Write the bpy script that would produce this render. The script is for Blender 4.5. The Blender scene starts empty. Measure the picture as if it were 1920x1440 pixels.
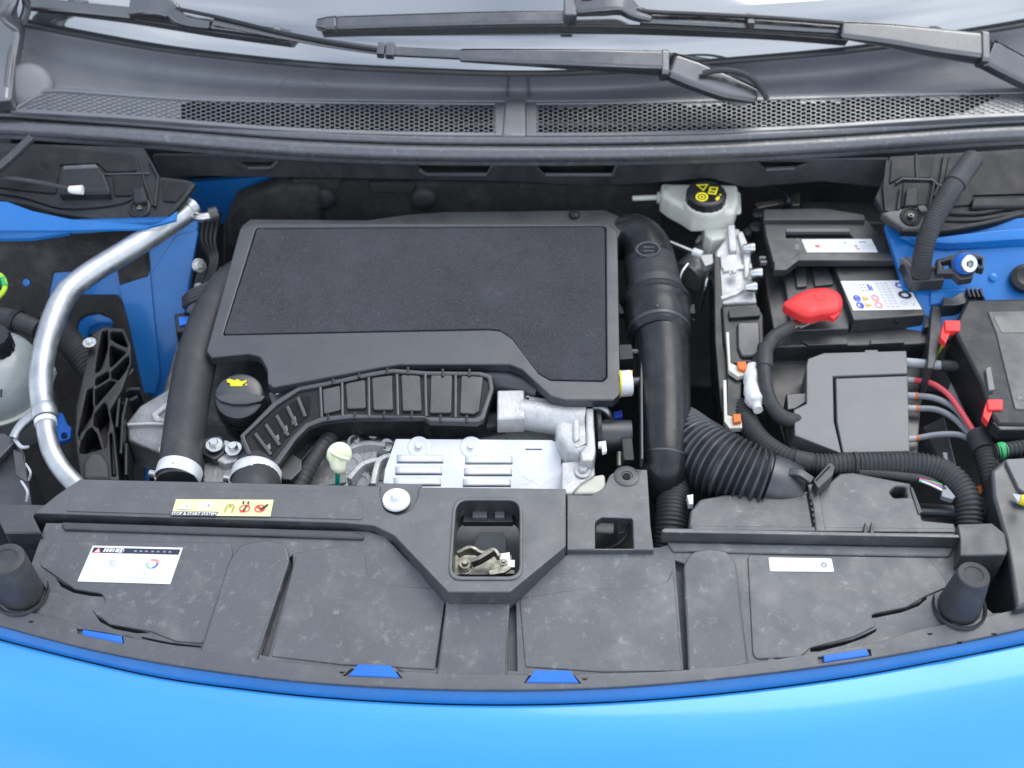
import bpy, bmesh, math, random
from mathutils import Vector, Matrix
from mathutils.geometry import tessellate_polygon
random.seed(7)
SC = bpy.context.scene
COL = SC.collection

# ------------------------------------------------------------------ camera
PITCH, YAW, FPX, DEPTH0 = math.radians(47), math.radians(1.4), 2400.0, 1.61
FWD = Vector((-math.sin(YAW) * math.cos(PITCH), math.cos(YAW) * math.cos(PITCH), -math.sin(PITCH)))
RGT = Vector((math.cos(YAW), math.sin(YAW), 0))
UPV = RGT.cross(FWD)
def _dir(px, py): return FWD + RGT * ((px - 960) / FPX) + UPV * ((720 - py) / FPX)
CAM = -_dir(910, 1000) * DEPTH0
cam = bpy.data.cameras.new('camera'); camo = bpy.data.objects.new('camera', cam); COL.objects.link(camo)
camo.location = CAM; camo.rotation_euler = (math.pi / 2 - PITCH, 0, YAW)
cam.sensor_width = 36; cam.lens = 36 * FPX / 1920; cam.clip_start = .05; cam.clip_end = 200
cam.dof.use_dof = True; cam.dof.focus_distance = 1.68; cam.dof.aperture_fstop = 3.2
SC.camera = camo

# ------------------------------------------------------------------ sky and light: a bright overcast day
SUN_EL, SUN_AZ = math.radians(58), math.radians(40)
W = bpy.data.worlds.new('World'); SC.world = W; W.use_nodes = True
nt = W.node_tree; nt.nodes.clear()
def wn(t, **k):
    n = nt.nodes.new(t)
    for a, b in k.items(): setattr(n, a, b)
    return n
sky = wn('ShaderNodeTexSky', sky_type='NISHITA', sun_disc=False)
sky.sun_elevation = SUN_EL; sky.sun_rotation = SUN_AZ
tc = wn('ShaderNodeTexCoord'); nz = wn('ShaderNodeTexNoise'); nz.inputs['Scale'].default_value = 1.3; nz.inputs['Detail'].default_value = 3
nt.links.new(tc.outputs['Generated'], nz.inputs['Vector'])
cr = wn('ShaderNodeValToRGB'); cr.color_ramp.elements[0].position = .33; cr.color_ramp.elements[1].position = .68
cr.color_ramp.elements[0].color = (4.4, 5.15, 6.6, 1); cr.color_ramp.elements[1].color = (12.8, 13.7, 15.1, 1)
nt.links.new(nz.outputs['Fac'], cr.inputs['Fac'])
mx = wn('ShaderNodeMix', data_type='RGBA'); mx.inputs[0].default_value = .8
nt.links.new(sky.outputs[0], mx.inputs[6]); nt.links.new(cr.outputs[0], mx.inputs[7])
bg = wn('ShaderNodeBackground'); bg.inputs['Strength'].default_value = .1
nt.links.new(mx.outputs[2], bg.inputs['Color'])
wo = wn('ShaderNodeOutputWorld'); nt.links.new(bg.outputs[0], wo.inputs['Surface'])
sl = bpy.data.lights.new('sun', 'SUN'); sl.energy = .95; sl.angle = math.radians(40); sl.color = (1, .96, .9)
so = bpy.data.objects.new('sun', sl); COL.objects.link(so)
sd = Vector((math.sin(SUN_AZ) * math.cos(SUN_EL), math.cos(SUN_AZ) * math.cos(SUN_EL), math.sin(SUN_EL)))
so.rotation_euler = (-sd).to_track_quat('-Z', 'Y').to_euler(); so.location = sd * 10
SC.view_settings.view_transform = 'Standard'; SC.view_settings.look = 'None'
SC.view_settings.exposure = .72; SC.view_settings.gamma = 1

# ------------------------------------------------------------------ from picture points to real planes
def at_plane(px, py, p0, n):
    d = _dir(px, py); return CAM + d * ((p0 - CAM).dot(n) / d.dot(n))
def Z(z):
    p0, n = Vector((0, 0, z)), Vector((0, 0, 1))
    def f(px, py, off=0): return at_plane(px, py, p0 + n * off, n)
    f.n = n; return f
def YP(y):
    p0, n = Vector((0, y, 0)), Vector((0, -1, 0))
    def f(px, py, off=0): return at_plane(px, py, p0 + n * off, n)
    f.n = n; return f
def P3(a, b, c):
    A, B, C = (Z(q[2])(q[0], q[1]) for q in (a, b, c))
    n = (B - A).cross(C - A).normalized()
    if n.dot(CAM - A) < 0: n = -n
    def f(px, py, off=0): return at_plane(px, py, A + n * off, n)
    f.n = n; return f
def at(px, py, z): return Z(z)(px, py)
def mper(p): return (p - CAM).dot(FWD) / FPX          # metres per picture point at that depth

# ------------------------------------------------------------------ objects
def thing(name, label, cat, base=None, group=None):
    o = bpy.data.objects.new(name, None); COL.objects.link(o)
    o.location = base or (0, 0, 0); o['label'] = label; o['category'] = cat
    o.empty_display_size = .05
    if group: o['group'] = group
    return o
def tag(o, label, cat, group=None):
    o['label'] = label; o['category'] = cat
    if group: o['group'] = group
    return o
def wloc(o):
    v = o.location.copy()
    while o.parent: o = o.parent; v += o.location
    return v
def obj(name, geo, mat, parent=None, bevel=0, seg=2, smooth=35, label=None, solid=0):
    V, F = geo
    bm = bmesh.new(); vs = [bm.verts.new(v) for v in V]
    for f in F:
        try: bm.faces.new([vs[i] for i in f])
        except ValueError: pass
    bmesh.ops.remove_doubles(bm, verts=bm.verts, dist=1e-6)
    bmesh.ops.recalc_face_normals(bm, faces=bm.faces)
    c = sum((v.co for v in bm.verts), Vector()) / max(1, len(bm.verts))
    zmin = min(v.co.z for v in bm.verts); c.z = zmin
    for v in bm.verts: v.co -= c
    me = bpy.data.meshes.new(name); bm.to_mesh(me); bm.free()
    me.materials.append(mat if not isinstance(mat, str) else MAT[mat])
    me.polygons.foreach_set('use_smooth', [True] * len(me.polygons))
    me.set_sharp_from_angle(angle=math.radians(smooth))
    o = bpy.data.objects.new(name, me); COL.objects.link(o)
    if parent is not None:
        o.parent = parent; o.location = c - wloc(parent)
    else: o.location = c
    if solid:
        m = o.modifiers.new('solid', 'SOLIDIFY'); m.thickness = solid; m.offset = -1
    if bevel:
        m = o.modifiers.new('bevel', 'BEVEL'); m.width = bevel; m.segments = seg; m.limit_method = 'ANGLE'
        m.angle_limit = math.radians(40); m.harden_normals = True; m.use_clamp_overlap = False
    if label: o['label'] = label
    return o

# ------------------------------------------------------------------ shapes: each returns (verts, faces)
def join(*gs):
    V, F = [], []
    for g in gs:
        k = len(V); V += g[0]; F += [[i + k for i in f] for f in g[1]]
    return V, F
def fil(pts, r=0, n=4):
    """round the corners of a closed outline; a point may carry its own radius"""
    out = []; N = len(pts)
    for i, p in enumerate(pts):
        rr = p[2] if len(p) > 2 else r
        a, b, c = Vector(pts[i - 1][:2]), Vector(p[:2]), Vector(pts[(i + 1) % N][:2])
        if rr <= 0: out.append(tuple(b)); continue
        u, v = (a - b), (c - b); lu, lv = u.length, v.length
        if lu < 1e-6 or lv < 1e-6: out.append(tuple(b)); continue
        u /= lu; v /= lv
        ang = math.acos(max(-1, min(1, u.dot(v))))
        if ang > 3.0: out.append(tuple(b)); continue
        t = min(rr / math.tan(ang / 2), lu * .48, lv * .48)
        s, e = b + u * t, b + v * t
        for k in range(n + 1):
            w = k / n
            out.append(tuple(s * (1 - w) ** 2 + b * 2 * w * (1 - w) + e * w * w))
    return out
def cat(pts, n=6, closed=False):
    """Catmull-Rom through the points"""
    P = [Vector(p) for p in pts]; out = []; N = len(P)
    rng = N if closed else N - 1
    for i in range(rng):
        if closed: p0, p1, p2, p3 = P[i - 1], P[i], P[(i + 1) % N], P[(i + 2) % N]
        else: p0, p1, p2, p3 = P[max(i - 1, 0)], P[i], P[i + 1], P[min(i + 2, N - 1)]
        for k in range(n):
            t = k / n
            out.append(.5 * ((2 * p1) + (p2 - p0) * t + (2 * p0 - 5 * p1 + 4 * p2 - p3) * t * t + (3 * p1 - p0 - 3 * p2 + p3) * t ** 3))
    if not closed: out.append(P[-1])
    return out
def prism(outer, d, holes=(), taper=None):
    """closed outline of 3-D points swept along d, with through holes"""
    loops = [list(outer)] + [list(h) for h in holes]
    V = []; idx = []
    for L in loops:
        idx.append(list(range(len(V), len(V) + len(L)))); V += [Vector(p) for p in L]
    n = len(V)
    c = sum(loops[0], Vector()) / len(loops[0])
    for p in V[:n]:
        q = p + d
        if taper: q = c + d + (p - c) * taper
        V.append(q)
    F = []
    if len(loops) == 1: F += [idx[0], [i + n for i in reversed(idx[0])]]
    else:
        flat = [i for L in idx for i in L]
        for t in tessellate_polygon([[Vector(p) for p in L] for L in loops]):
            t = [flat[i] for i in t]; F += [t, [i + n for i in reversed(t)]]
    for L in idx:
        for a, b in zip(L, L[1:] + L[:1]): F.append([a, b, b + n, a + n])
    return V, F
def inset(L, n, b):
    """move a closed loop of coplanar points sideways by b (positive to the left seen against n)"""
    N = len(L); out = []
    for i in range(N):
        p, a, c = L[i], L[i - 1], L[(i + 1) % N]
        u, v = (p - a), (c - p)
        if u.length < 1e-7: u = v
        if v.length < 1e-7: v = u
        u = u.normalized(); v = v.normalized(); nu, nv = n.cross(u), n.cross(v); m = nu + nv
        m = m / max(.35, m.dot(nu)) if m.length > 1e-4 else nu
        out.append(p + m * b)
    return out
def area(L, n):
    s = Vector()
    for p, q in zip(L, L[1:] + L[:1]): s += (p - L[0]).cross(q - L[0])
    return s.dot(n)
def soft_prism(outer, d, n, holes=(), b=.001, steps=3, taper=None):
    """outline swept along d with a rounded upper edge of radius b, through holes likewise"""
    loops = [list(outer)] + [list(h) for h in holes]
    for i, L in enumerate(loops):
        if (area(L, n) > 0) != (i == 0): L.reverse()
    c = sum(loops[0], Vector()) / len(loops[0]); dn = d.normalized()
    V, F, tops, bots = [], [], [], []
    for L in loops:
        rings_ = []
        for k in range(steps + 1):
            t = math.pi / 2 * k / steps
            R_ = inset(L, n, b * (1 - math.sin(t))) if k < steps else L
            rings_.append([p + dn * (b * (1 - math.cos(t))) for p in R_])
        rings_.append([(c + (p - c) * taper + d) if taper else p + d for p in L])
        m = len(L); base = len(V)
        for R_ in rings_: V += R_
        for j in range(len(rings_) - 1):
            for k in range(m):
                k2 = (k + 1) % m; F.append([base + j * m + k, base + j * m + k2, base + (j + 1) * m + k2, base + (j + 1) * m + k])
        tops.append(list(range(base, base + m))); bots.append(list(range(base + (len(rings_) - 1) * m, base + len(rings_) * m)))
    for grp, rev in ((tops, False), (bots, True)):
        flat = [i for L in grp for i in L]
        for t in tessellate_polygon([[V[i] for i in L] for L in grp]):
            t = [flat[i] for i in t]; F.append(t[::-1] if rev else t)
    return V, F
def slab(name, pts, surf, t, mat, parent=None, bevel=.0015, holes=(), r=0, off=0, d=None, seg=3, taper=None, label=None, up=False):
    f = lambda L: [surf(p[0], p[1], off) for p in L]
    mr_ = bevel * 1600
    pts = [(p[0], p[1], max(p[2], mr_)) if len(p) > 2 and p[2] > 0 else p for p in pts]
    if d is None: d = Vector((0, 0, -t)) if not up else surf.n * -t
    if bevel <= 0: return obj(name, prism(f(fil(pts, r)), d, [f(h) for h in holes], taper), mat, parent, label=label)
    o = obj(name, soft_prism(f(fil(pts, r)), d, surf.n, [f(h) for h in holes], min(bevel, abs(d.dot(surf.n)) * .45), 3, taper), mat, parent, label=label, smooth=45)
    m = o.modifiers.new('normals', 'WEIGHTED_NORMAL'); m.keep_sharp = True; m.weight = 80
    return o
def frames(P):
    T = [(P[min(i + 1, len(P) - 1)] - P[max(i - 1, 0)]).normalized() for i in range(len(P))]
    ref = Vector((0, 0, 1)) if abs(T[0].z) < .9 else Vector((1, 0, 0))
    n = (ref - T[0] * ref.dot(T[0])).normalized(); out = []
    for t in T:
        n = (n - t * n.dot(t)).normalized(); out.append((t, n, t.cross(n)))
    return out
def resample(P, R, step):
    L = [0]
    for a, b in zip(P, P[1:]): L.append(L[-1] + (b - a).length)
    N = max(2, int(L[-1] / step)); Q, S = [], []; j = 0
    for k in range(N + 1):
        s = L[-1] * k / N
        while j < len(L) - 2 and L[j + 1] < s: j += 1
        w = (s - L[j]) / max(1e-9, L[j + 1] - L[j])
        Q.append(P[j].lerp(P[j + 1], w)); S.append(R[j] * (1 - w) + R[j + 1] * w)
    return Q, S, L[-1] / N
def tube(P, R, seg=16, rings=None, sub=8, cap=True, sharp=False):
    """tube through 3-D points; rings=(pitch, depth) makes it corrugated"""
    if not isinstance(R, (list, tuple)): R = [R] * len(P)
    Q = [Vector((*p, r)).to_4d() if False else (p, r) for p, r in zip(P, R)]
    if sub > 1 and len(P) > 2:
        X = cat([tuple(p) for p in P], sub); RR = []
        for i in range(len(P) - 1):
            for k in range(sub): RR.append(R[i] + (R[i + 1] - R[i]) * k / sub)
        RR.append(R[-1])
    else: X, RR = [Vector(p) for p in P], list(R)
    if rings:
        pitch, amp = rings
        X, RR, st = resample(X, RR, pitch / 6)
        RR = [r + amp * (.5 * math.cos(2 * math.pi * i / 6) + .5 * (1 if i % 6 in (0, 1, 5) else -1)) * .5 for i, r in enumerate(RR)]
    V, F = [], []
    for p, (t, n, b), r in zip(X, frames(X), RR):
        for k in range(seg):
            a = 2 * math.pi * k / seg; V.append(p + n * (math.cos(a) * r) + b * (math.sin(a) * r))
    m = len(X)
    for i in range(m - 1):
        for k in range(seg):
            k2 = (k + 1) % seg; F.append([i * seg + k, i * seg + k2, (i + 1) * seg + k2, (i + 1) * seg + k])
    if cap: F += [list(range(seg))[::-1], list(range((m - 1) * seg, m * seg))]
    return V, F
def ptube(name, pts, mat, parent=None, seg=16, rings=None, sub=8, label=None, bevel=0):
    """tube from (px, py, z, radius in picture points)"""
    P = [at(p[0], p[1], p[2]) for p in pts]; R = [mper(q) * p[3] for p, q in zip(pts, P)]
    return obj(name, tube(P, R, seg, rings, sub), mat, parent, bevel, smooth=50, label=label)
def ribbon(P, w, h, up=Vector((0, 0, 1)), sub=6, r=.3):
    """flat bar with chamfered section swept along points; w and h may be lists"""
    X = cat([tuple(p) for p in P], sub) if len(P) > 2 and sub > 1 else [Vector(p) for p in P]
    def val(v, i):
        if not isinstance(v, (list, tuple)): return v
        x = i / max(1, len(X) - 1) * (len(v) - 1); j = min(int(x), len(v) - 2); return v[j] + (v[j + 1] - v[j]) * (x - j)
    V, F = [], []
    for i, p in enumerate(X):
        t = (X[min(i + 1, len(X) - 1)] - X[max(i - 1, 0)]).normalized()
        s = t.cross(up).normalized(); u = s.cross(t)
        a, b = val(w, i) / 2, val(h, i) / 2; c = r * min(a, b)
        for x, y in ((-a, -b + c), (-a, b - c), (-a + c, b), (a - c, b), (a, b - c), (a, -b + c), (a - c, -b), (-a + c, -b)):
            V.append(p + s * x + u * y)
    m = len(X)
    for i in range(m - 1):
        for k in range(8): k2 = (k + 1) % 8; F.append([i * 8 + k, i * 8 + k2, (i + 1) * 8 + k2, (i + 1) * 8 + k])
    F += [list(range(8))[::-1], list(range((m - 1) * 8, m * 8))]
    return V, F
def lathe(c, prof, axis=Vector((0, 0, 1)), seg=32, lobes=None):
    axis = Vector(axis).normalized(); x = axis.orthogonal().normalized()
    if abs(axis.z) > .5: x = (Vector((1, 0, 0)) - axis * axis.x).normalized()
    y = axis.cross(x); V, F = [], []
    for r, h in prof:
        for k in range(seg):
            a = 2 * math.pi * k / seg; rr = r * (1 + (lobes[1] * (1 if math.cos(a * lobes[0]) > 0 else -1) if lobes and r > lobes[2] else 0))
            V.append(c + axis * h + (x * math.cos(a) + y * math.sin(a)) * rr)
    m = len(prof)
    for i in range(m - 1):
        for k in range(seg): k2 = (k + 1) % seg; F.append([i * seg + k, i * seg + k2, (i + 1) * seg + k2, (i + 1) * seg + k])
    F += [list(range(seg))[::-1], list(range((m - 1) * seg, m * seg))]
    return V, F
def disc(c, r, h, axis=Vector((0, 0, 1)), seg=32, ch=.15):
    return lathe(c, [(r, 0), (r, h * (1 - ch * 2)), (r - h * ch, h)], axis, seg)
def box(c, sx, sy, sz, rz=0, tilt=None):
    M = Matrix.Rotation(rz, 3, 'Z')
    if tilt is not None: M = tilt
    V = [Vector(c) + M @ Vector((x * sx / 2, y * sy / 2, z * sz / 2)) for x in (-1, 1) for y in (-1, 1) for z in (-1, 1)]
    return V, [[0, 1, 3, 2], [4, 6, 7, 5], [0, 4, 5, 1], [2, 3, 7, 6], [0, 2, 6, 4], [1, 5, 7, 3]]
def pbox(name, x0, y0, x1, y1, z, t, mat, parent=None, bevel=.0015, **k):
    return slab(name, [(x0, y0), (x1, y0), (x1, y1), (x0, y1)], Z(z), t, mat, parent, bevel, **k)
def bolt(px, py, z, rpx, mat, parent, axis=Vector((0, 0, 1)), washer=True, name='bolt'):
    p = at(px, py, z); r = mper(p) * rpx; g = []
    if washer: g.append(lathe(p, [(r, 0), (r, r * .12), (r * .92, r * .2)], axis, 24))
    g.append(lathe(p, [(r * .55, 0), (r * .55, r * .55), (r * .45, r * .68)], axis, 6))
    return obj(name, join(*g), mat, parent, smooth=25)
def dome(outline, surf, rim, rise, n=7, thick=.0):
    """soft cap over a closed outline in the picture: straight rim, rounded shoulder, gentle crown"""
    L = [surf(p[0], p[1]) for p in outline]; c = sum(L, Vector()) / len(L); up = surf.n; m = len(L); V, F = [], []
    V += [p - up * rim for p in L]; V += list(L)
    for k in range(1, n + 1):
        t = math.pi / 2 * k / n; sc = math.cos(t) ** .55 if k < n else .02
        V += [c + (p - c) * sc + up * rise * math.sin(t) for p in L]
    for j in range(n + 1):
        for k in range(m): k2 = (k + 1) % m; F.append([j * m + k, j * m + k2, (j + 1) * m + k2, (j + 1) * m + k])
    F += [list(range(m))[::-1], list(range((n + 1) * m, (n + 2) * m))]
    return V, F
def rows(R):
    """surface through rows of 3-D points"""
    V = [p for r in R for p in r]; n = len(R[0]); F = []
    for i in range(len(R) - 1):
        for k in range(n - 1): F.append([i * n + k, i * n + k + 1, (i + 1) * n + k + 1, (i + 1) * n + k])
    return V, F
def ell(cx, cy, rx, ry=None, n=24, a0=0, a1=360, rot=0):
    ry = rx if ry is None else ry; out = []
    full = abs(a1 - a0) >= 360; m = n if full else n + 1
    cr_, sr = math.cos(math.radians(rot)), math.sin(math.radians(rot))
    for k in range(m):
        a = math.radians(a0 + (a1 - a0) * k / n); x, y = math.cos(a) * rx, math.sin(a) * ry
        out.append((cx + x * cr_ - y * sr, cy + x * sr + y * cr_))
    return out
def rr(x0, y0, x1, y1, r, n=4): return fil([(x0, y0), (x1, y0), (x1, y1), (x0, y1)], r, n)
def band(line, w):
    """outline of a strip of width w round a polyline in the picture"""
    L = [Vector(p[:2]) for p in line]; A, B = [], []
    for i, p in enumerate(L):
        t = (L[min(i + 1, len(L) - 1)] - L[max(i - 1, 0)]).normalized(); n = Vector((-t.y, t.x)) * w / 2
        A.append(tuple(p + n)); B.append(tuple(p - n))
    return A + B[::-1]
def text_geo(s, size, o, xd, yd, n, spacing=1.0, bold=0):
    cu = bpy.data.curves.new('t', 'FONT'); cu.body = s; cu.size = size; cu.space_character = spacing; cu.resolution_u = 3; cu.offset = bold
    ob = bpy.data.objects.new('t', cu); COL.objects.link(ob)
    dg = bpy.context.evaluated_depsgraph_get(); ev = ob.evaluated_get(dg); me = ev.to_mesh()
    V = [o + xd * v.co.x + yd * v.co.y for v in me.vertices]; F = [list(p.vertices) for p in me.polygons]
    ev.to_mesh_clear(); bpy.data.objects.remove(ob); bpy.data.curves.remove(cu)
    return V, F
class Decal:
    """a sticker on a surface; u runs right, v runs up, both 0..1 over its four corners"""
    def __init__(s, name, tl, tr, br, bl, surf, parent, mat='label_white', off=.0004, label=None, outline=None, r=0):
        s.q = [surf(*p, off) for p in (tl, tr, br, bl)]; s.n = surf.n; s.t = .0003
        o = outline or [(0, 1), (1, 1), (1, 0), (0, 0)]
        pts = [s.P(u, v, 0) for u, v in (fil(o, r) if r else o)]
        s.o = obj(name, prism(pts, s.n * -s.t), mat, parent, label=label); s.k = 0
    def P(s, u, v, off=None):
        tl, tr, br, bl = s.q; a = tl.lerp(tr, u); b = bl.lerp(br, u); return b.lerp(a, v) + s.n * (0 if off is None else off)
    def ink(s, mat, *polys, name='print'):
        s.k += 1; V, F = [], []
        for p in polys:
            k = len(V); V += [s.P(u, v, .00012 * s.k) for u, v in p]; F.append(list(range(k, k + len(p))))
        return obj(name, (V, F), mat, s.o)
    def ring(s, mat, u, v, r, w, asp, a0=0, a1=360, name='print'):
        s.k += 1; V, F = [], []; N = 28; full = a1 - a0 >= 360
        for k in range(N + 1):
            a = math.radians(a0 + (a1 - a0) * k / N)
            for q in (r, r - w): V.append(s.P(u + math.cos(a) * q, v + math.sin(a) * q * asp, .00012 * s.k))
        for k in range(N): F.append([2 * k, 2 * k + 1, 2 * k + 3, 2 * k + 2])
        return obj(name, (V, F), mat, s.o)
    def text(s, mat, txt, u, v, size, width, bold=0, name='lettering'):
        """size as a share of the height, width as a share of the width"""
        s.k += 1; o = s.P(0, 0); xd = (s.q[2] - s.q[3]); yd = (s.q[0] - s.q[3])
        V, F = text_geo(txt, 1, Vector(), Vector((1, 0, 0)), Vector((0, 1, 0)), None, bold=bold)
        mxw = max(p.x for p in V) or 1; mh = max(p.y for p in V) or 1
        V = [s.P(u + p.x / mxw * width, v + p.y / mh * size, .00012 * s.k) for p in V]
        return obj(name, (V, F), mat, s.o)

# ------------------------------------------------------------------ materials
MAT = {}
def M(name, col, rough=.5, metal=0, bump=0, bscale=400, var=.12, vscale=14, dust=0, dustcol=(.30, .29, .27), speck=0, coat=0,
      rvar=.1, spec=.5, trans=0, ior=1.45, flake=0, stretch=None, alpha=1, sub=0, bdist=.001, f0=None, grain=0, scuff=0):
    if f0: spec = 1; q = math.sqrt(f0 / 2); ior = (1 + q) / (1 - q)
    m = bpy.data.materials.new(name); m.use_nodes = True; t = m.node_tree; N = t.nodes; L = t.links
    b = N['Principled BSDF']; b.inputs['Metallic'].default_value = metal; b.inputs['Roughness'].default_value = rough
    b.inputs['Specular IOR Level'].default_value = spec; b.inputs['IOR'].default_value = ior
    b.inputs['Coat Weight'].default_value = coat; b.inputs['Coat Roughness'].default_value = .10
    b.inputs['Transmission Weight'].default_value = trans
    if sub: b.inputs['Subsurface Weight'].default_value = sub; b.inputs['Subsurface Radius'].default_value = (.01, .01, .01); b.inputs['Subsurface Scale'].default_value = 1
    g = N.new('ShaderNodeNewGeometry'); vec = g.outputs['Position']
    if stretch:
        mp = N.new('ShaderNodeMapping'); mp.inputs['Scale'].default_value = stretch; L.new(vec, mp.inputs['Vector']); vec = mp.outputs[0]
    def noise(s, d=3, r=.55):
        n = N.new('ShaderNodeTexNoise'); n.inputs['Scale'].default_value = s; n.inputs['Detail'].default_value = d; n.inputs['Roughness'].default_value = r
        L.new(vec, n.inputs['Vector']); return n.outputs['Fac']
    def mr(f, a, b_, c, d):
        n = N.new('ShaderNodeMapRange'); L.new(f, n.inputs[0])
        for i, v in enumerate((a, b_, c, d)): n.inputs[i + 1].default_value = v
        return n.outputs[0]
    def mixc(f, a, b_):
        n = N.new('ShaderNodeMix'); n.data_type = 'RGBA'
        L.new(f, n.inputs[0]) if not isinstance(f, float) else None
        for i, v in ((6, a), (7, b_)):
            if isinstance(v, tuple): n.inputs[i].default_value = (*v, 1)
            else: L.new(v, n.inputs[i])
        return n.outputs[2]
    lo, hi = tuple(c * (1 - var) for c in col), tuple(min(1, c * (1 + var)) for c in col)
    c = mixc(mr(noise(vscale), .3, .7, 0, 1), lo, hi)
    if dust:
        c = mixc(mr(noise(vscale * 1.7, 6, .7), .48, .78, 0, dust), c, dustcol)
    if speck:
        c = mixc(mr(noise(520, 2, .5), .72, .75, 0, speck), c, (.5, .48, .44))
    if grain:
        c = mixc(mr(noise(620, 2, .6), .38, .66, 0, grain), c, tuple(min(1, x * 3.2 + .01) for x in col))
    if scuff:
        c = mixc(mr(noise(75, 5, .72), .585, .78, 0, scuff), c, (.34, .33, .31))
    if flake:
        c = mixc(mr(noise(1500, 1), .3, .7, 0, flake), c, tuple(min(1, x * 1.6 + .02) for x in col))
    L.new(c, b.inputs['Base Color'])
    L.new(mr(noise(vscale * 2.3, 5), .3, .7, max(.02, rough - rvar), min(1, rough + rvar)), b.inputs['Roughness'])
    if bump:
        bp = N.new('ShaderNodeBump'); bp.inputs['Strength'].default_value = bump; bp.inputs['Distance'].default_value = bdist
        L.new(noise(bscale, 3), bp.inputs['Height']); L.new(bp.outputs[0], b.inputs['Normal'])
    MAT[name] = m; return m
M('plastic', (.020, .0215, .026), .46, bump=.25, bscale=900, dust=.08, speck=.25, vscale=16, f0=.085, scuff=.12)  # black plastic, set darker for the shade of an absent raised hood
M('plastic_trim', (.011, .0125, .016), .46, bump=.25, bscale=900, dust=.06, speck=.3, vscale=14, f0=.038, scuff=.1)  # black plastic; hood shade over the cowl corners put into the tone
M('plastic_rail', (.028, .030, .035), .47, bump=.22, bscale=900, dust=.12, speck=.3, vscale=12, f0=.12, scuff=.35)
M('plastic_black', (.010, .010, .012), .42, dust=.06, speck=.2, spec=.4)
M('plastic_dusty', (.034, .036, .041), .50, bump=.25, bscale=800, dust=.34, dustcol=(.26, .25, .23), speck=.6, vscale=11, f0=.115, scuff=.5, grain=.14)
M('plastic_smooth', (.018, .020, .025), .40, bump=.15, bscale=900, dust=.06, speck=.15, f0=.085, vscale=8, scuff=.08, grain=.12)
M('plastic_gloss', (.014, .015, .018), .32, dust=.06, speck=.15, bump=.05, spec=.5)
M('plastic_grey', (.105, .107, .113), .48, bump=.25, bscale=1200, speck=.2, f0=.09, rvar=.02, var=.05, dust=.05)
M('plastic_cowl', (.040, .044, .053), .36, bump=.2, bscale=1400, dust=.06, speck=.12, vscale=9, f0=.19)
M('plastic_scuttle', (.125, .130, .143), .55, bump=.25, bscale=1200, dust=.10, speck=.3, vscale=8, f0=.09, scuff=.25, grain=.08)
M('wiper_black', (.013, .014, .017), .26, bump=.08, bscale=900, speck=.35, f0=.17, scuff=.06)
M('plastic_dark', (.021, .021, .024), .46, dust=.10, speck=.25, f0=.085)
M('rubber', (.036, .037, .041), .55, dust=.12, bump=.2)
M('rubber_seal', (.040, .043, .050), .42, dust=.25, dustcol=(.22, .23, .24), bump=.15, bscale=260, vscale=60, f0=.14, speck=.6, scuff=.5)
M('conduit', (.034, .035, .038), .58, dust=.12)
M('foam', (.034, .034, .039), .85, bump=1, bscale=600, bdist=.003, dust=.2, dustcol=(.15, .16, .18), speck=.35, vscale=7, var=.25, grain=.55, scuff=.12)
M('felt', (.030, .028, .028), .95, bump=.8, bscale=700, dust=.2, speck=.5, grain=.3)
M('shade_black', (.006, .006, .007), .8)  # near-black; shade of openings and depths put into the colour
M('blue_paint', (.008, .165, .50), .36, metal=.15, coat=.5, flake=.2, var=.08, rvar=.03, dust=.08)
M('blue_bumper', (.038, .30, .78), .34, metal=.2, coat=.8, flake=.3, var=.05, rvar=.01, dust=.02, speck=.15, vscale=3)  # body blue made lighter, sky reflection put into the colour
M('blue_plastic', (.02, .16, .65), .4)
M('aluminium', (.50, .52, .53), .46, metal=1, bump=.14, bscale=160, var=.16, rvar=.10, vscale=24, dust=.22, scuff=.25)
M('cast_aluminium', (.53, .53, .52), .54, metal=.45, bump=.8, bscale=240, var=.16, vscale=40, dust=.24, grain=.15, scuff=.2, dustcol=(.22, .21, .19))
M('cast_dark', (.30, .30, .30), .5, metal=.7, bump=.7, bscale=220, var=.25, vscale=40, dust=.25)
M('shield', (.76, .77, .79), .45, metal=.3, bump=.25, bscale=120, var=.08, rvar=.1, vscale=20, dust=.1)
M('steel', (.66, .66, .64), .3, metal=1, var=.15, vscale=60)
M('zinc', (.30, .29, .24), .4, metal=.9, var=.4, vscale=120, dust=.2, dustcol=(.05, .045, .035))
M('tank_white', (.66, .66, .59), .4, sub=.35, var=.07, dust=.06)
M('tank_grey', (.42, .46, .46), .25, sub=.2, var=.1, trans=.25)
M('cream', (.82, .84, .60), .45, var=.04)
M('ivory', (.70, .68, .58), .5)
M('red', (.82, .045, .045), .42, var=.05)
M('red_wire', (.75, .10, .12), .45, var=.05)
M('orange', (.75, .17, .02), .45)
M('green', (.03, .42, .12), .45)
M('green_yellow', (.45, .65, .03), .45)
M('teal', (.0, .30, .22), .45)
M('yellow', (.80, .62, .02), .45)
M('blue_wire', (.03, .10, .55), .45)
M('grey_wire', (.26, .28, .30), .5, dust=.1)
M('silver_wire', (.48, .50, .53), .4, dust=.1)
M('white_tape', (.78, .78, .76), .6, bump=.8, bscale=120, bdist=.003)
M('white', (.8, .8, .8), .45, var=.03)
M('label_white', (.84, .84, .84), .35, var=.02, dust=.04)
M('label_yellow', (.80, .76, .40), .4, var=.03)
M('ink_black', (.02, .02, .028), .4)
M('ink_navy', (.03, .035, .07), .4)
M('ink_grey', (.32, .33, .36), .4)
M('ink_faint', (.62, .63, .65), .4)
M('ink_red', (.75, .06, .05), .4)
M('ink_pink', (.80, .30, .28), .4)
M('ink_blue', (.05, .10, .62), .4)
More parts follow.
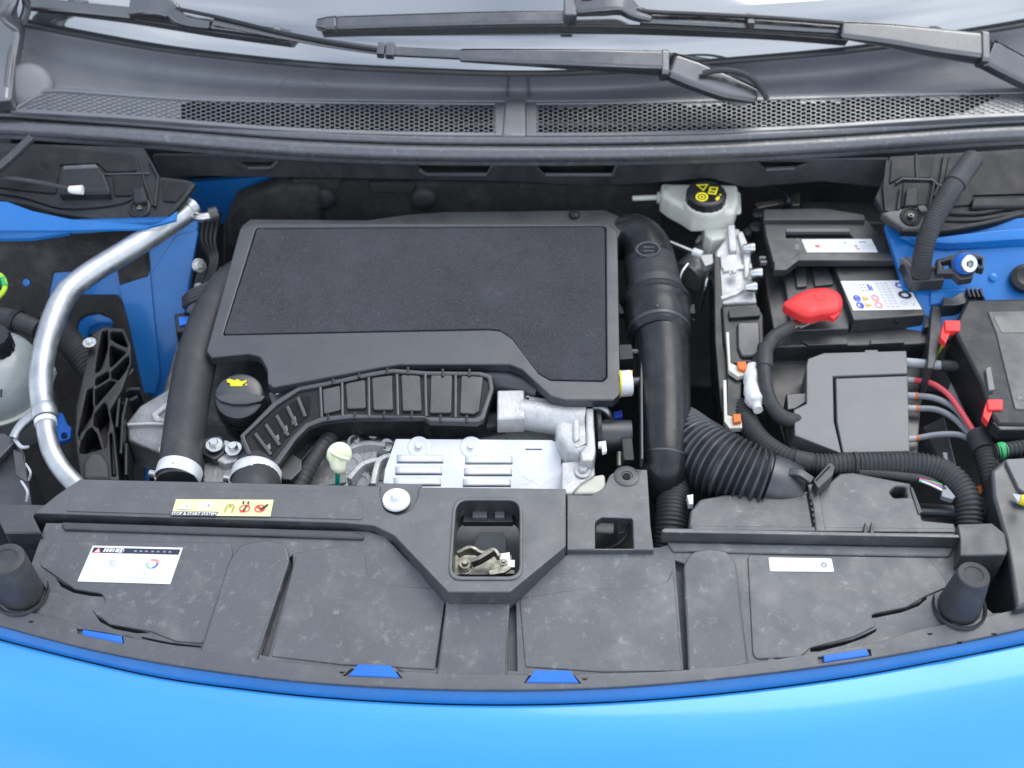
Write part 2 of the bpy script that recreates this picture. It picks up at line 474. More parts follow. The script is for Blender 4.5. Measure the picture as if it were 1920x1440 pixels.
M('ink_sky', (.25, .60, .85), .4)
M('ink_gold', (.65, .45, .05), .4)
M('ink_olive', (.42, .38, .08), .4)
M('ink_yellow', (.75, .66, .02), .4)
M('glass', (.07, .08, .085), .03, spec=1, ior=2.55, var=0, rvar=.0)

# ================================================================== setting: added dark floor that stops light leaking up into the bay
und = obj('light_block_floor', box((0, .3, -.52), 2.4, 2.2, .02), 'shade_black'); und['kind'] = 'structure'

# ================================================================== front: bumper and panel cover
F = P3((200, 1000, -.014), (1700, 1000, -.014), (960, 1290, -.062))
EDGE1 = cat([(-330, 1062), (-180, 1116), (-40, 1160), (0, 1172), (150, 1212), (300, 1242), (450, 1264), (600, 1280), (800, 1291), (1000, 1293), (1200, 1285), (1400, 1266), (1600, 1240), (1800, 1204), (1920, 1178), (1960, 1168), (2100, 1126), (2260, 1070)], 4)
EDGE2 = cat([(-330, 1090), (-180, 1144), (-40, 1188), (0, 1200), (150, 1238), (300, 1271), (450, 1292), (600, 1308), (800, 1320), (1000, 1322), (1200, 1314), (1400, 1296), (1600, 1269), (1800, 1232), (1920, 1208), (1960, 1198), (2100, 1156), (2260, 1098)], 4)
bt = thing('front_bumper', 'bright blue painted front bumper edge curving across the bottom', 'bumper', at(960, 1400, -.2))
R = []
for k, (dy, dz) in enumerate(((0, -.004), (4, -.006))): R.append([F(p[0], p[1] + dy, dz) for p in EDGE1])
R.append([F(p[0], p[1] - 2, -.009) for p in EDGE2])
flange = obj('flange', rows(R), 'blue_paint', bt, smooth=60, solid=.002)
R2 = []
def below(p, dy, z):
    q = F(p[0], p[1], -.010); return Vector((q.x * (1 + .0 * dy), q.y - dy, q.z + z))
for dy, z in ((.0, -.004), (.0, -.001), (.0015, .0006), (.005, .0008), (.02, -.001), (.045, -.006), (.08, -.018), (.12, -.042), (.16, -.078), (.19, -.13), (.20, -.22)):
    R2.append([below(p, dy, z) for p in EDGE2])
obj('skin', rows(R2), 'blue_bumper', bt, smooth=80, solid=.003)
for pts, nm in (([(155, 1180), (228, 1192), (230, 1206), (154, 1190)], 0), ([(672, 1245), (732, 1247), (750, 1270), (653, 1266)], 1),
                ([(1003, 1256), (1068, 1257), (1086, 1280), (987, 1279)], 1), ([(1545, 1228), (1625, 1216), (1630, 1228), (1545, 1241)], 0)):
    slab('clip_tab', pts, F, .012, 'blue_plastic', bt, .0012, off=.006)

pc = thing('front_panel_cover', 'black plastic panel cover across the front of the engine bay', 'panel cover', at(960, 1150, -.08))
LOW = [tuple(p) for p in EDGE1]
top = [(2260, 1060), (2100, 1096), (1962, 1140), (1862, 1150), (1800, 1100), (1797, 1024), (1260, 1014), (1250, 1022), (1236, 1026), (1070, 1034), (966, 1116), (832, 1120), (722, 1006), (690, 996), (86, 980), (58, 1060), (90, 1110), (40, 1140), (-42, 1120), (-180, 1080), (-330, 1050)]
CR = [[(104, 1083), (120, 1094), (140, 1102), (165, 1107), (190, 1112), (197, 1119), (170, 1117), (138, 1111), (115, 1100)],
      [(172, 1142), (184, 1156), (204, 1168), (232, 1175), (262, 1181), (281, 1187), (256, 1187), (214, 1179), (188, 1166)],
      [(1625, 1150), (1660, 1148), (1700, 1138), (1725, 1128), (1736, 1117), (1738, 1122), (1722, 1136), (1690, 1148), (1640, 1158), (1624, 1157)],
      [(1520, 1215), (1560, 1207), (1600, 1198), (1628, 1186), (1644, 1178), (1642, 1184), (1620, 1196), (1580, 1210), (1535, 1221), (1519, 1222)],
      [(541, 1046), (538, 1064), (488, 1228), (504, 1231), (549, 1062), (549, 1040)], [(957, 1116), (967, 1112), (970, 1258), (950, 1258)], [(836, 1122), (840, 1118), (823, 1252), (817, 1252)], [(1266, 1050), (1283, 1056), (1292, 1262), (1282, 1262)],
      [(265, 1194), (320, 1205), (376, 1211), (378, 1214), (318, 1209), (266, 1197)]]
slab('lower_panel', LOW + top, F, .003, 'plastic_dusty', pc, .0008, holes=CR)
for q in ([(530, 1030), (560, 1030), (520, 1245), (476, 1240)], [(945, 1106), (980, 1106), (982, 1266), (940, 1266)], [(826, 1112), (850, 1112), (834, 1262), (808, 1262)], [(1256, 1040), (1296, 1040), (1304, 1270), (1270, 1270)]): slab('groove_floor', q, F, .002, 'plastic_dusty', pc, 0, off=-.014)
LIPT = [tuple(p) for p in cat([(2260, 1052), (2100, 1094), (1960, 1136), (1905, 1142), (1850, 1156), (1760, 1172), (1700, 1186), (1645, 1204), (1540, 1222), (1400, 1244), (1280, 1256), (1150, 1262), (960, 1264), (820, 1262), (640, 1250), (500, 1238), (380, 1218), (265, 1198), (150, 1172), (60, 1148), (0, 1132), (-40, 1120), (-180, 1076), (-330, 1040)], 3)]
slots = [[(144, 1178), (230, 1191), (232, 1206), (146, 1188)], [(660, 1252), (740, 1253), (754, 1271), (642, 1267)], [(992, 1266), (1076, 1266), (1090, 1281), (982, 1280)], [(1534, 1232), (1632, 1217), (1634, 1229), (1534, 1244)]]
slab('front_lip', [tuple(p) for p in EDGE1] + LIPT, F, .005, 'plastic_rail', pc, .0012, off=.005, holes=slots)
# raised pads of the lower panel
slab('pad', fil([(98, 1014), (432, 1018), (436, 1040), (382, 1206), (330, 1202), (285, 1184), (205, 1170), (180, 1150), (200, 1128), (190, 1112), (140, 1104), (104, 1080), (72, 1058)], 10), F, .003, 'plastic_dusty', pc, .0012, off=.0022)
slab('pad', fil([(556, 1036), (655, 1022, 12), (682, 1040, 12), (690, 1080, 16), (715, 1097, 10), (838, 1104), (815, 1255), (640, 1246), (508, 1230)], 4), F, .003, 'plastic_dusty', pc, .0012, off=.0015)
slab('pad', fil([(1082, 1105, 10), (1200, 1104, 20), (1252, 1092, 20), (1262, 1064, 8), (1278, 1258), (1130, 1260), (985, 1250), (974, 1122, 10)], 4), F, .003, 'plastic_dusty', pc, .0012, off=.0015)
slab('pad', fil([(1402, 1040), (1740, 1045, 24), (1772, 1085, 14), (1778, 1100), (1735, 1118), (1700, 1138), (1630, 1152), (1645, 1172), (1600, 1194), (1520, 1214), (1500, 1232), (1412, 1236, 16)], 8), F, .003, 'plastic_dusty', pc, .0012, off=.0022)
# ledges below the rail
slab('ledge', fil([(112, 978, 6), (660, 995, 6), (682, 1003, 5), (682, 1010, 4), (120, 992, 5)], 3), F, .006, 'plastic', pc, .002, off=.0045)
slab('ledge', fil([(1250, 1016), (1790, 1026), (1780, 1044, 6), (1262, 1034, 6)], 3), F, .006, 'plastic_dusty', pc, .002, off=.003)
# three raised ducts that grow out of the slope
D1 = P3((440, 1020, -.012), (540, 1020, -.012), (440, 1230, -.048))
slab('raised_duct', fil([(430, 1050, 20), (452, 1020, 26), (500, 1012, 26), (538, 1022, 26), (543, 1050, 20), (480, 1240), (373, 1224)], 2), D1, .014, 'plastic_dusty', pc, .0025, seg=3)
D2 = P3((840, 1100, -.020), (960, 1100, -.020), (900, 1260, -.053))
slab('raised_duct', fil([(838, 1118, 18), (852, 1100, 18), (900, 1096), (944, 1100, 18), (956, 1118, 18), (950, 1270), (818, 1268)], 2), D2, .014, 'plastic_dusty', pc, .0025, seg=3)
D3 = P3((1280, 1040, -.012), (1390, 1040, -.012), (1330, 1260, -.053))
slab('raised_duct', fil([(1282, 1060, 20), (1296, 1034, 26), (1330, 1028, 26), (1366, 1034, 26), (1380, 1060, 20), (1404, 1246), (1291, 1264)], 2), D3, .014, 'plastic_dusty', pc, .0025, seg=3)
# upper rail with the latch opening and the washer notch
RAIL = [(150, 898), (714, 911), (712, 930, 6), (722, 958, 18), (745, 966, 18), (770, 958, 18), (784, 930, 6), (786, 913), (1061, 916, 2), (1061, 1024, 3), (956, 1110, 3), (840, 1110, 4), (738, 1003, 16), (700, 985, 12), (640, 980), (64, 962), (106, 928)]
HOLE = rr(856, 938, 974, 1080, 22, 5)
HOLE = [(x - (y - 938) * .07 * (x < 915), y) for x, y in HOLE]
slab('upper_rail', fil(RAIL, 0, 5), Z(0), .036, 'plastic_rail', pc, .0015, holes=[HOLE])
slab('rail_pad', fil([(150, 914), (666, 922, 8), (678, 942, 10), (680, 974), (120, 958)], 6), Z(0), .002, 'plastic_rail', pc, .0008, off=.0012)
col_out = rr(850, 932, 980, 1087, 26, 5); col_out = [(x - (y - 932) * .07 * (x < 915), y) for x, y in col_out]
slab('opening_collar', col_out, Z(.002), .05, 'plastic_rail', pc, .0012, holes=[HOLE])
slab('pocket_back', [(840, 940), (990, 940), (990, 1100), (835, 1100)], P3((900, 940, -.075), (940, 940, -.075), (910, 1080, -.072)), .004, 'plastic_dark', pc, 0)
slab('pocket_shelf', [(872, 955), (958, 955), (962, 978), (868, 978)], Z(-.028), .01, 'plastic', pc, .001)
for x0, x1 in ((886, 913), (928, 946)): pbox('pocket_rib', x0, 954, x1, 970, -.022, .012, 'plastic_grey', pc, .0008)
slab('pocket_plate', [(900, 998), (942, 998), (950, 1010), (950, 1050), (885, 1050), (890, 1012)], P3((900, 998, -.045), (942, 998, -.045), (910, 1050, -.06)), .006, 'plastic', pc, .001)
# lower block to the right of the rail with its square window
slab('lower_block', fil([(1063, 927), (1108, 928, 4), (1132, 915, 10), (1143, 890, 14), (1165, 878, 12), (1214, 880, 3), (1220, 985), (1226, 1031), (1063, 1031)], 0, 5), Z(-.012), .012, 'plastic_rail', pc, .0015,
     holes=[fil([(1116, 978, 8), (1128, 970, 8), (1186, 972, 6), (1188, 1029, 2), (1116, 1029, 2)], 0)])
obj('grommet', join(lathe(at(1175, 893, -.012), [(.017, 0), (.017, .001), (.015, .0018), (.008, .0018), (.007, .0005), (.004, .0005)])), 'plastic', pc)
obj('grommet_shade', lathe(at(1175, 893, -.0105), [(.0055, 0), (.0055, .0006)], seg=8), 'shade_black', pc)  # black disc on top, painted shade of the hole
slab('rear_lip', [(1240, 994), (1246, 990), (1797, 1002), (1800, 1008), (1244, 998)], Z(.004), .02, 'plastic_rail', pc, .001)
# end brackets of the panel
slab('end_bracket', fil([(1795, 982), (1860, 980, 6), (1884, 1000, 8), (1890, 1030), (1886, 1040), (1800, 1042), (1800, 1010)], 3), Z(.006), .06, 'plastic', pc, .002)
slab('end_bracket', fil([(4, 944, 4), (92, 946), (62, 966), (78, 1000), (10, 1000), (-10, 960)], 2), Z(-.004), .035, 'plastic', pc, .002)
bolt(1846, 1046, -.012, 14, 'plastic', pc, axis=Vector((0, -.8, .6)), name='clip_rivet')
obj('push_pin', disc(F(1448, 1247, .001), .008, .0025), 'plastic_dark', pc)
for p in ((60, 1163), (1742, 1186), (1798, 1202), (1862, 1186), (642, 1258), (1096, 1270)): obj('drain_hole_shade', disc(F(p[0], p[1], .003), .0045, .0016, seg=12), 'shade_black', pc)  # black discs laid on the panel as the shade inside drain holes
# sticker set
s = Decal('sticker', (174, 1023), (343, 1027), (319, 1095), (145, 1090), F, pc, off=.0030, label='white service sticker with dark header bar')
s.ink('ink_navy', [(.02, .80), (.98, .80), (.98, .95), (.02, .95)])
s.ink('ink_red', [(.03, .80), (.12, .80), (.085, .955)])
s.ink('label_white', [(.05, .82), (.105, .82), (.082, .92)], *[[(u, .83), (u + w, .83), (u + w + .008, .93), (u + .008, .93)] for u, w in ((.14, .02), (.17, .02), (.20, .03), (.24, .015), (.27, .04), (.32, .02))])
s.ring('ink_faint', .33, .88, .04, .01, 1.7)
s.ink('ink_grey', *[[(u, .85), (u + .03, .85), (u + .03, .89), (u, .89)] for u in (.48, .54, .60, .67, .73, .80, .86)])
# rampant animal emblem: a few slanted strokes, and the round swirl beside it
s.ink('ink_faint', [(.24, .60), (.33, .63), (.33, .58), (.26, .55)], [(.26, .55), (.31, .52), (.33, .42), (.31, .42), (.28, .50)], [(.31, .52), (.36, .46), (.35, .42)], [(.34, .60), (.37, .63), (.36, .56)], [(.29, .54), (.24, .44), (.27, .44)], name='emblem')
s.ring('ink_sky', .73, .52, .065, .018, 1.9, 150, 300, name='emblem'); s.ring('ink_blue', .73, .52, .066, .020, 1.9, 290, 385, name='emblem'); s.ring('ink_pink', .735, .53, .072, .026, 1.9, 10, 125, name='emblem')
s.text('ink_faint', 'PEUGEOT', .12, .24, .06, .27); s.ink('ink_faint', *[[(u, .24), (u + .018, .24), (u + .018, .29), (u, .29)] for u in (.65, .68, .71, .74, .77)])
s.ink('ink_faint', *[[(u, .12), (u + .045, .12), (u + .045, .155), (u, .155)] for u in (.54, .60, .66, .72, .78, .84)], [(.485, .08), (.487, .08), (.487, .72), (.485, .72)])
s = Decal('sticker', (330, 936), (513, 937), (507, 968), (321, 966), Z(0), pc, 'label_yellow', off=.0022, label='pale yellow stop start warning sticker')
s.ink('plastic', [(-.012, -.03), (.45, -.03), (.47, .24), (-.010, .24)])
s.text('label_white', 'STOP & START SYSTEM', .0, .03, .17, .45, bold=.02)
s.ink('label_white', [(.06, .36), (.17, .36), (.155, .86), (.14, .86)], [(.24, .36), (.30, .36), (.33, .84), (.26, .84)], [(.31, .36), (.38, .36), (.40, .84), (.335, .84)])
s.ink('ink_grey', [(.055, .33), (.175, .33), (.175, .37), (.055, .37)], [(.34, .50), (.36, .50), (.365, .70), (.345, .70)], [(.125, .48), (.14, .48), (.14, .66), (.128, .66)])
s.ring('ink_olive', .575, .52, .045, .012, 4.4, -30, 210); s.ink('ink_olive', [(.52, .18), (.535, .18), (.55, .5), (.53, .5)], [(.595, .18), (.61, .18), (.625, .5), (.60, .5)], [(.56, .5), (.59, .5), (.59, .62), (.56, .62)])
s.ring('ink_red', .725, .44, .055, .012, 4.2); s.ink('ink_red', [(.68, .2), (.70, .2), (.77, .68), (.755, .68)]); s.ink('ink_black', [(.715, .25), (.73, .25), (.745, .62), (.73, .62)], [(.69, .72), (.71, .72), (.71, .86), (.69, .86)], [(.74, .72), (.76, .72), (.76, .86), (.74, .86)])
s.ring('ink_red', .88, .44, .055, .012, 4.2); s.ink('ink_red', [(.84, .52), (.86, .62), (.93, .34), (.915, .26)]); s.ink('ink_black', [(.88, .36), (.90, .30), (.965, .66), (.945, .70)])
s = Decal('sticker', (1441, 1045), (1559, 1047), (1564, 1072), (1444, 1071), F, pc, off=.0030, label='small white rounded sticker on the right of the panel', outline=[(0, 1, .06), (1, 1, .06), (1, 0, .06), (0, 0, .06)], r=.06)
s.ring('ink_faint', .14, .5, .05, .012, 4.0); s.ink('ink_faint', *[[(u, .36), (u + .035, .36), (u + .035, .62), (u, .62)] for u in (.24, .31, .36, .44, .50, .57, .62, .69)]); s.ring('ink_grey', .86, .5, .05, .03, 4.0)

slab('bolt_seat', fil([(706, 905), (792, 908), (790, 970), (708, 968)], 4), Z(-.005), .02, 'plastic_rail', pc, .001)
tb = thing('washer_bolt', 'large white washer with hex bolt on the front rail', 'bolt', at(743, 935, -.01))
p = at(743, 936, .003); r = mper(p) * 26
obj('washer', lathe(p, [(r, -.003), (r, 0), (r * .94, .0016), (r * .5, .0012), (r * .45, .0025)]), 'white', tb)
obj('bolt_head', lathe(p, [(r * .38, .001), (r * .38, .007), (r * .3, .009)], seg=6), 'shield', tb, smooth=25)

wz = thing('pocket_wiring', 'pale cylinder and black cable seen through the square window', 'wiring', at(1150, 1000, -.1))
ptube('cylinder', [(1118, 988, -.05, 11), (1150, 990, -.05, 11)], 'ivory', wz, 16, sub=1)
ptube('cable', [(1180, 975, -.04, 4), (1176, 1000, -.04, 4), (1160, 1020, -.045, 4), (1136, 1032, -.06, 4)], 'rubber', wz, 10)
slab('plug', fil([(1160, 984), (1172, 982), (1172, 998), (1160, 1000)], 1), Z(-.045), .02, 'cast_dark', wz, .001)
slab('backing', [(1100, 960), (1210, 960), (1210, 1040), (1100, 1040)], Z(-.085), .004, 'plastic_black', wz, 0)
lt = thing('hood_latch', 'greasy metal hood latch inside the rail opening', 'latch', at(910, 1060, -.05))
def LP(px, py, z): return at(px, py, z)
slab('base_plate', [(850, 1040), (960, 1040), (966, 1076), (850, 1078)], Z(-.052), .004, 'zinc', lt, .001)
obj('hook', ribbon([LP(858, 1040, -.03), LP(882, 1030, -.028), LP(905, 1040, -.03), LP(925, 1034, -.028), LP(936, 1046, -.03)], .005, .012), 'zinc', lt, .0005)
obj('hook', ribbon([LP(884, 1056, -.028), LP(900, 1050, -.026), LP(926, 1034, -.024)], .006, .014), 'zinc', lt, .0005)
obj('spring', tube([LP(852 + 22 * math.cos(a / 6 * 2) * .5 + 20, 1060 + 9 * math.sin(a / 6 * 2) + a * .3, -.034) for a in range(30)], .0016, 8), 'zinc', lt)
slab('pawl', fil([(934, 1038), (956, 1034), (958, 1050), (966, 1048), (966, 1064), (940, 1062)], 2), Z(-.026), .006, 'steel', lt, .001)
slab('lever', fil([(915, 1070), (950, 1058), (962, 1064), (945, 1074), (918, 1078)], 3), Z(-.024), .003, 'zinc', lt, .001)
bolt(872, 1058, -.03, 12, 'zinc', lt); bolt(944, 1054, -.024, 8, 'zinc', lt)

def bump_stop(bx, by, z, h, rb, rt, label):
    t = thing('bump_stop', label, 'bump stop', at(bx, by, z), 'rubber hood bump stops'); p = at(bx, by, z); m = mper(p)
    obj('cone', lathe(p, [(rb * m, 0), (rb * m * .98, .006), (rt * m * 1.03, h - .004), (rt * m, h - .001), (rt * m * .93, h), (rt * m * .62, h), (rt * m * .6, h - .0012), (.001, h - .0012)]), 'rubber', t)
    obj('collar', lathe(p, [(rb * m * 1.26, -.004), (rb * m * 1.28, .002), (rb * m * 1.24, .005), (rb * m * 1.14, .003), (rb * m * 1.1, -.002)]), 'plastic', t)
bump_stop(42, 1112, -.034, .074, 40, 34, 'black rubber cone bump stop at the left end of the panel')
bump_stop(1798, 1138, -.038, .070, 40, 29, 'black rubber cone bump stop at the right end of the panel')

# ================================================================== engine
E = P3((480, 425, .034), (1150, 425, .034), (800, 700, .012))
ec = thing('engine_cover', 'large black engine cover with foam top panel', 'engine cover', at(800, 600, -.03))
OUT = [(450, 428, 8), (480, 417, 8), (1140, 420, 10), (1158, 432, 8), (1163, 738, 12), (1150, 750, 8), (1060, 750, 10), (1032, 742, 14), (978, 692, 14), (955, 683, 12), (748, 683, 14), (715, 688, 10), (512, 726, 7), (502, 718, 5), (501, 692, 10), (488, 668, 14), (465, 663, 8), (396, 670, 5), (387, 658, 5)]
INN = [(480, 427, 5), (1136, 423, 8), (1138, 708, 7), (1130, 715, 6), (1032, 713, 8), (1010, 700, 8), (960, 634, 14), (938, 620, 14), (915, 618), (418, 628, 3)]
slab('cover_frame', fil(OUT, 0, 5), E, .014, 'plastic_smooth', ec, .002, holes=[fil(INN, 0, 5)], seg=3)
slab('foam_panel', fil([(x + (2 if x < 800 else -2), y + (2 if y < 500 else -2), *r) for x, y, *r in INN], 0, 5), E, .02, 'foam', ec, .001, off=-.0006)
slab('rear_flange', fil([(452, 424), (470, 410, 8), (690, 412, 20), (760, 402, 20), (830, 397, 20), (1135, 393, 10), (1172, 410, 8), (1160, 445), (450, 445)], 2), E, .03, 'plastic_smooth', ec, .002, off=-.010)
obj('stud', lathe(E(1077, 404, -.010), [(.009, 0), (.0085, .004), (.006, .006), (.001, .0065)]), 'plastic_black', ec, smooth=60)

# oil filler
oc = thing('oil_filler_cap', 'black oil filler cap with yellow oil can symbol', 'filler cap', at(450, 760, -.05))
p = at(452, 752, -.030); m = mper(p); ax = Vector((.05, -.30, .95)).normalized()
obj('cap', lathe(p, [(.030, -.016), (.034, -.012), (.0355, 0), (.0355, .012), (.034, .017), (.030, .0195), (.012, .0205), (.0005, .0205)], ax, 40), 'plastic_smooth', oc)
capP = P3((400, 735, 0), (500, 735, 0), (450, 780, 0))
top0 = p + ax * .0207
def capf(px, py, off=0): return at_plane(px, py, top0 + ax * off, ax)
capf.n = ax
grip = [(403, 742), (430, 737), (470, 737), (498, 742), (490, 752), (462, 758), (436, 758), (412, 752)]
slab('grip', grip, capf, .012, 'plastic_smooth', oc, .002, off=.006, d=ax * -.012, seg=3)
can = [(425, 712), (430, 710), (436, 712), (442, 713), (442, 711), (448, 711), (448, 713), (454, 715), (463, 712), (462, 716), (456, 720), (454, 724), (432, 724), (431, 718), (426, 717)]
sy = slab('oil_can_symbol', can, capf, .0004, 'ink_yellow', oc, 0, off=.0006, d=ax * -.0004)
slab('oil_drop', ell(461.5, 721, 1.6, 2.2, 8), capf, .0004, 'ink_yellow', oc, 0, off=.0006, d=ax * -.0004)
obj('neck', lathe(p - ax * .018, [(.034, -.05), (.034, -.006), (.037, -.004), (.037, 0)], ax), 'plastic_gloss', oc)

# intake resonator
rs = thing('intake_resonator', 'ribbed black intake duct in front of the engine cover', 'intake duct', at(690, 760, -.05))
G = P3((520, 800, -.010), (900, 740, -.002), (500, 860, -.020))
RO = [(449, 816, 5), (472, 794, 8), (513, 752, 12), (560, 723, 16), (600, 716), (640, 708), (690, 697, 10), (735, 690, 16), (800, 695), (900, 696, 10), (922, 702, 8), (926, 728, 8), (908, 786, 8), (895, 792, 6), (806, 790, 4), (794, 782, 4), (655, 784, 14), (604, 790, 14), (578, 800, 16), (556, 822), (524, 868, 4), (516, 876, 4), (480, 874, 5), (462, 850)]
slab('duct_body', fil(RO, 0, 4), G, .035, 'plastic_black', rs, .003, off=-.004, seg=3)
RI = [(458, 817, 5), (478, 798, 8), (518, 760, 12), (562, 731, 16), (602, 724), (642, 716), (692, 705, 10), (736, 698, 16), (800, 702), (896, 703, 8), (914, 708, 6), (917, 728, 6), (900, 778, 6), (890, 783, 5), (806, 781), (655, 775, 14), (602, 781, 14), (572, 793, 16), (548, 817), (514, 862, 4), (486, 862, 5), (470, 845)]
slab('rim', fil(RO, 0, 4), G, .008, 'plastic_smooth', rs, .0018, holes=[fil(RI, 0, 4)], off=.001)
for q in ([(605, 730), (637, 722), (639, 768), (607, 776)], [(648, 719), (684, 711), (686, 765), (651, 766)], [(697, 708), (735, 703), (737, 768), (700, 768)],
          [(752, 702), (787, 704), (791, 770), (755, 770)], [(808, 703), (848, 703), (846, 774), (806, 774)], [(865, 704), (906, 706), (898, 770), (888, 776), (862, 774)]):
    slab('panel', fil(q, 4), G, .008, 'plastic_dark', rs, .0012, off=.0006)
for q in ([(641, 716), (642, 780)], [(691, 706), (692, 780)], [(744, 700), (746, 778)], [(797, 700), (799, 780)], [(854, 702), (854, 782)], [(600, 724), (603, 782)]):
    slab('rib', band(q, 6), G, .01, 'plastic_smooth', rs, .0015, off=.002)
for x, y in ((624, 713), (673, 701), (726, 694), (765, 694), (830, 698), (880, 698), (615, 783), (665, 778), (720, 777), (772, 777), (826, 783), (875, 784)):
    slab('clip', [(x - 2.5, y - 7), (x + 2.5, y - 7), (x + 2.5, y + 7), (x - 2.5, y + 7)], G, .004, 'plastic_gloss', rs, .0006, off=.003)
slab('louvre_shade', fil([(470, 816), (492, 795), (530, 764), (572, 742), (584, 744), (580, 780), (556, 800), (512, 850), (494, 852)], 4), G, .002, 'shade_black', rs, 0, off=-.0034)  # dark sheet on the duct, recess shade given by colour
for i in range(5):
    a = Vector((478 + i * 20, 812 - i * 17)); b = Vector((508 + i * 16, 852 - i * 18))
    slab('louvre', band([tuple(a), tuple(b)], 7), G, .02, 'plastic_smooth', rs, .001, off=-.001)
for i in range(4):
    a = Vector((500 + i * 16, 846 - i * 17))
    slab('louvre_tooth', fil([(a.x - 2, a.y - 9), (a.x + 6, a.y - 16), (a.x + 8, a.y - 6), (a.x, a.y + 2)], 1), G, .012, 'plastic_grey', rs, .0006, off=-.002)
slab('front_skirt', [(524, 869), (558, 822), (580, 801), (610, 792), (800, 785), (890, 793), (892, 806), (640, 808), (600, 822), (570, 860), (545, 895), (520, 900), (505, 880)], Z(-.045), .02, 'plastic_gloss', rs, .002)
slab('foot_pocket', fil([(522, 878), (548, 850), (566, 862), (566, 880), (545, 900), (530, 898)], 4), Z(-.035), .03, 'plastic_dark', rs, .002)
pbox('lower_clip', 706, 793, 748, 797, -.038, .004, 'silver_wire', rs, .0006)

# dark upper manifold behind the duct
mf = thing('intake_manifold', 'black rounded intake manifold showing between duct and cover', 'manifold', at(900, 720, -.06))
obj('runner', tube([at(700, 702, -.03), at(800, 705, -.028), at(930, 715, -.028), at(1010, 735, -.03)], [.02, .024, .026, .024]), 'plastic_smooth', mf)
obj('runner', tube([at(640, 800, -.06), at(760, 802, -.055), at(860, 802, -.055), at(945, 790, -.05)], [.018] * 4), 'plastic_gloss', mf)

# engine block castings
eb = thing('engine_block', 'grey cast aluminium engine block under the covers', 'engine', at(700, 850, -.4))
obj('casting', box(at(720, 760, -.24), .62, .34, .30), 'cast_dark', eb, .012, 3)
slab('head_flange', fil([(640, 800), (745, 800), (1045, 800), (1060, 915), (700, 925), (640, 915)], 4), P3((640, 800, -.062), (1040, 800, -.062), (800, 915, -.08)), .03, 'cast_aluminium', eb, .004)
random.seed(11)
for (x, y, rp, z) in ((665, 830, 16, -.058), (700, 812, 12, -.056), (725, 835, 14, -.058), (690, 850, 20, -.066), (660, 870, 26, -.070), (715, 880, 24, -.07), (735, 905, 20, -.07), (680, 900, 18, -.07), (790, 812, 16, -.055), (870, 812, 16, -.055), (600, 845, 14, -.06), (586, 862, 16, -.062)):
    p = at(x, y, z); r = mper(p) * rp
    obj('boss', lathe(p, [(r, -.03), (r * .96, 0), (r * .85, .003), (r * .45, .003), (r * .4, .001)], Vector((random.uniform(-.2, .2), -.5, .8)), 20), 'cast_aluminium', eb, smooth=40)
for q in ([(640, 795), (700, 800), (742, 790)], [(650, 850), (690, 838), (735, 845)], [(700, 915), (712, 870), (740, 860)], [(655, 905), (680, 878), (710, 868)]):
    obj('rib', ribbon([at(a, b, -.058) for a, b in q], .008, .02), 'cast_aluminium', eb, .001)
for x, y, z in ((668, 826, -.05), (402, 835, -.03), (438, 842, -.034), (728, 838, -.05), (592, 838, -.052), (520, 732, -.03)): bolt(x, y, z, 17 if x < 460 else 11, 'steel', eb)
slab('bracket', fil([(380, 822, 6), (415, 815, 10), (425, 845, 10), (402, 862, 10), (378, 850, 4)], 4), Z(-.036), .02, 'plastic_smooth', eb, .002)
slab('casting_lug', fil([(420, 822), (455, 838), (452, 862), (420, 870), (405, 862)], 5), Z(-.040), .03, 'cast_aluminium', eb, .003)
slab('casting_lug', fil([(380, 868), (420, 860), (450, 880), (440, 905), (380, 905)], 5), Z(-.05), .03, 'cast_dark', eb, .003)
slab('casting_lug', fil([(500, 735), (560, 728), (555, 760), (515, 770)], 5), Z(-.04), .03, 'cast_aluminium', eb, .003)
slab('casting_lug', fil([(560, 838), (640, 800), (650, 905), (575, 915)], 5), Z(-.075), .03, 'cast_dark', eb, .003)

# aluminium outlet housing with its solenoid
oh = thing('outlet_housing', 'pale cast aluminium outlet housing right of the ribbed duct', 'housing', at(1030, 800, -.06))
H = Z(-.012)
slab('square_end', fil([(932, 731), (983, 730), (984, 784), (932, 786)], 3), H, .028, 'cast_aluminium', oh, .003, off=.004)
p0, p1 = at(975, 776, -.026), at(1095, 794, -.030)
obj('barrel', tube([p0, p0.lerp(p1, .5), p1], [.021, .022, .026], 28, sub=4), 'cast_aluminium', oh, smooth=50)
slab('web', fil([(984, 738), (1030, 745, 10), (1058, 760, 10), (1110, 764, 4), (1112, 800), (1060, 796, 8), (1040, 786, 12), (984, 772)], 3), H, .03, 'cast_aluminium', oh, .006, off=-.002)
slab('shoulder', fil([(1040, 790, 12), (1070, 776, 12), (1108, 780, 6), (1112, 836, 4), (1086, 850, 10), (1062, 842, 12), (1044, 818, 12)], 4), H, .04, 'cast_aluminium', oh, .009, off=-.001)
slab('flange', fil([(1098, 764, 4), (1113, 764, 4), (1117, 846, 4), (1113, 862, 6), (1090, 864, 6), (1088, 848, 6), (1100, 832, 6)], 3), H, .03, 'cast_aluminium', oh, .003, off=.004)
slab('flange_rib', fil([(1074, 782, 5), (1086, 780, 5), (1088, 822, 6), (1078, 828, 5), (1074, 822, 4)], 3), H, .02, 'cast_aluminium', oh, .003, off=.003)
slab('foot', fil([(1053, 866), (1086, 862), (1114, 864), (1116, 890, 6), (1090, 906, 8), (1072, 926), (1052, 926)], 3), Z(-.03), .03, 'cast_aluminium', oh, .003)
slab('foot', fil([(1080, 915, 10), (1110, 892, 8), (1134, 888, 6), (1136, 912, 10), (1124, 925, 4), (1070, 926)], 3), Z(-.035), .03, 'ivory', oh, .003)
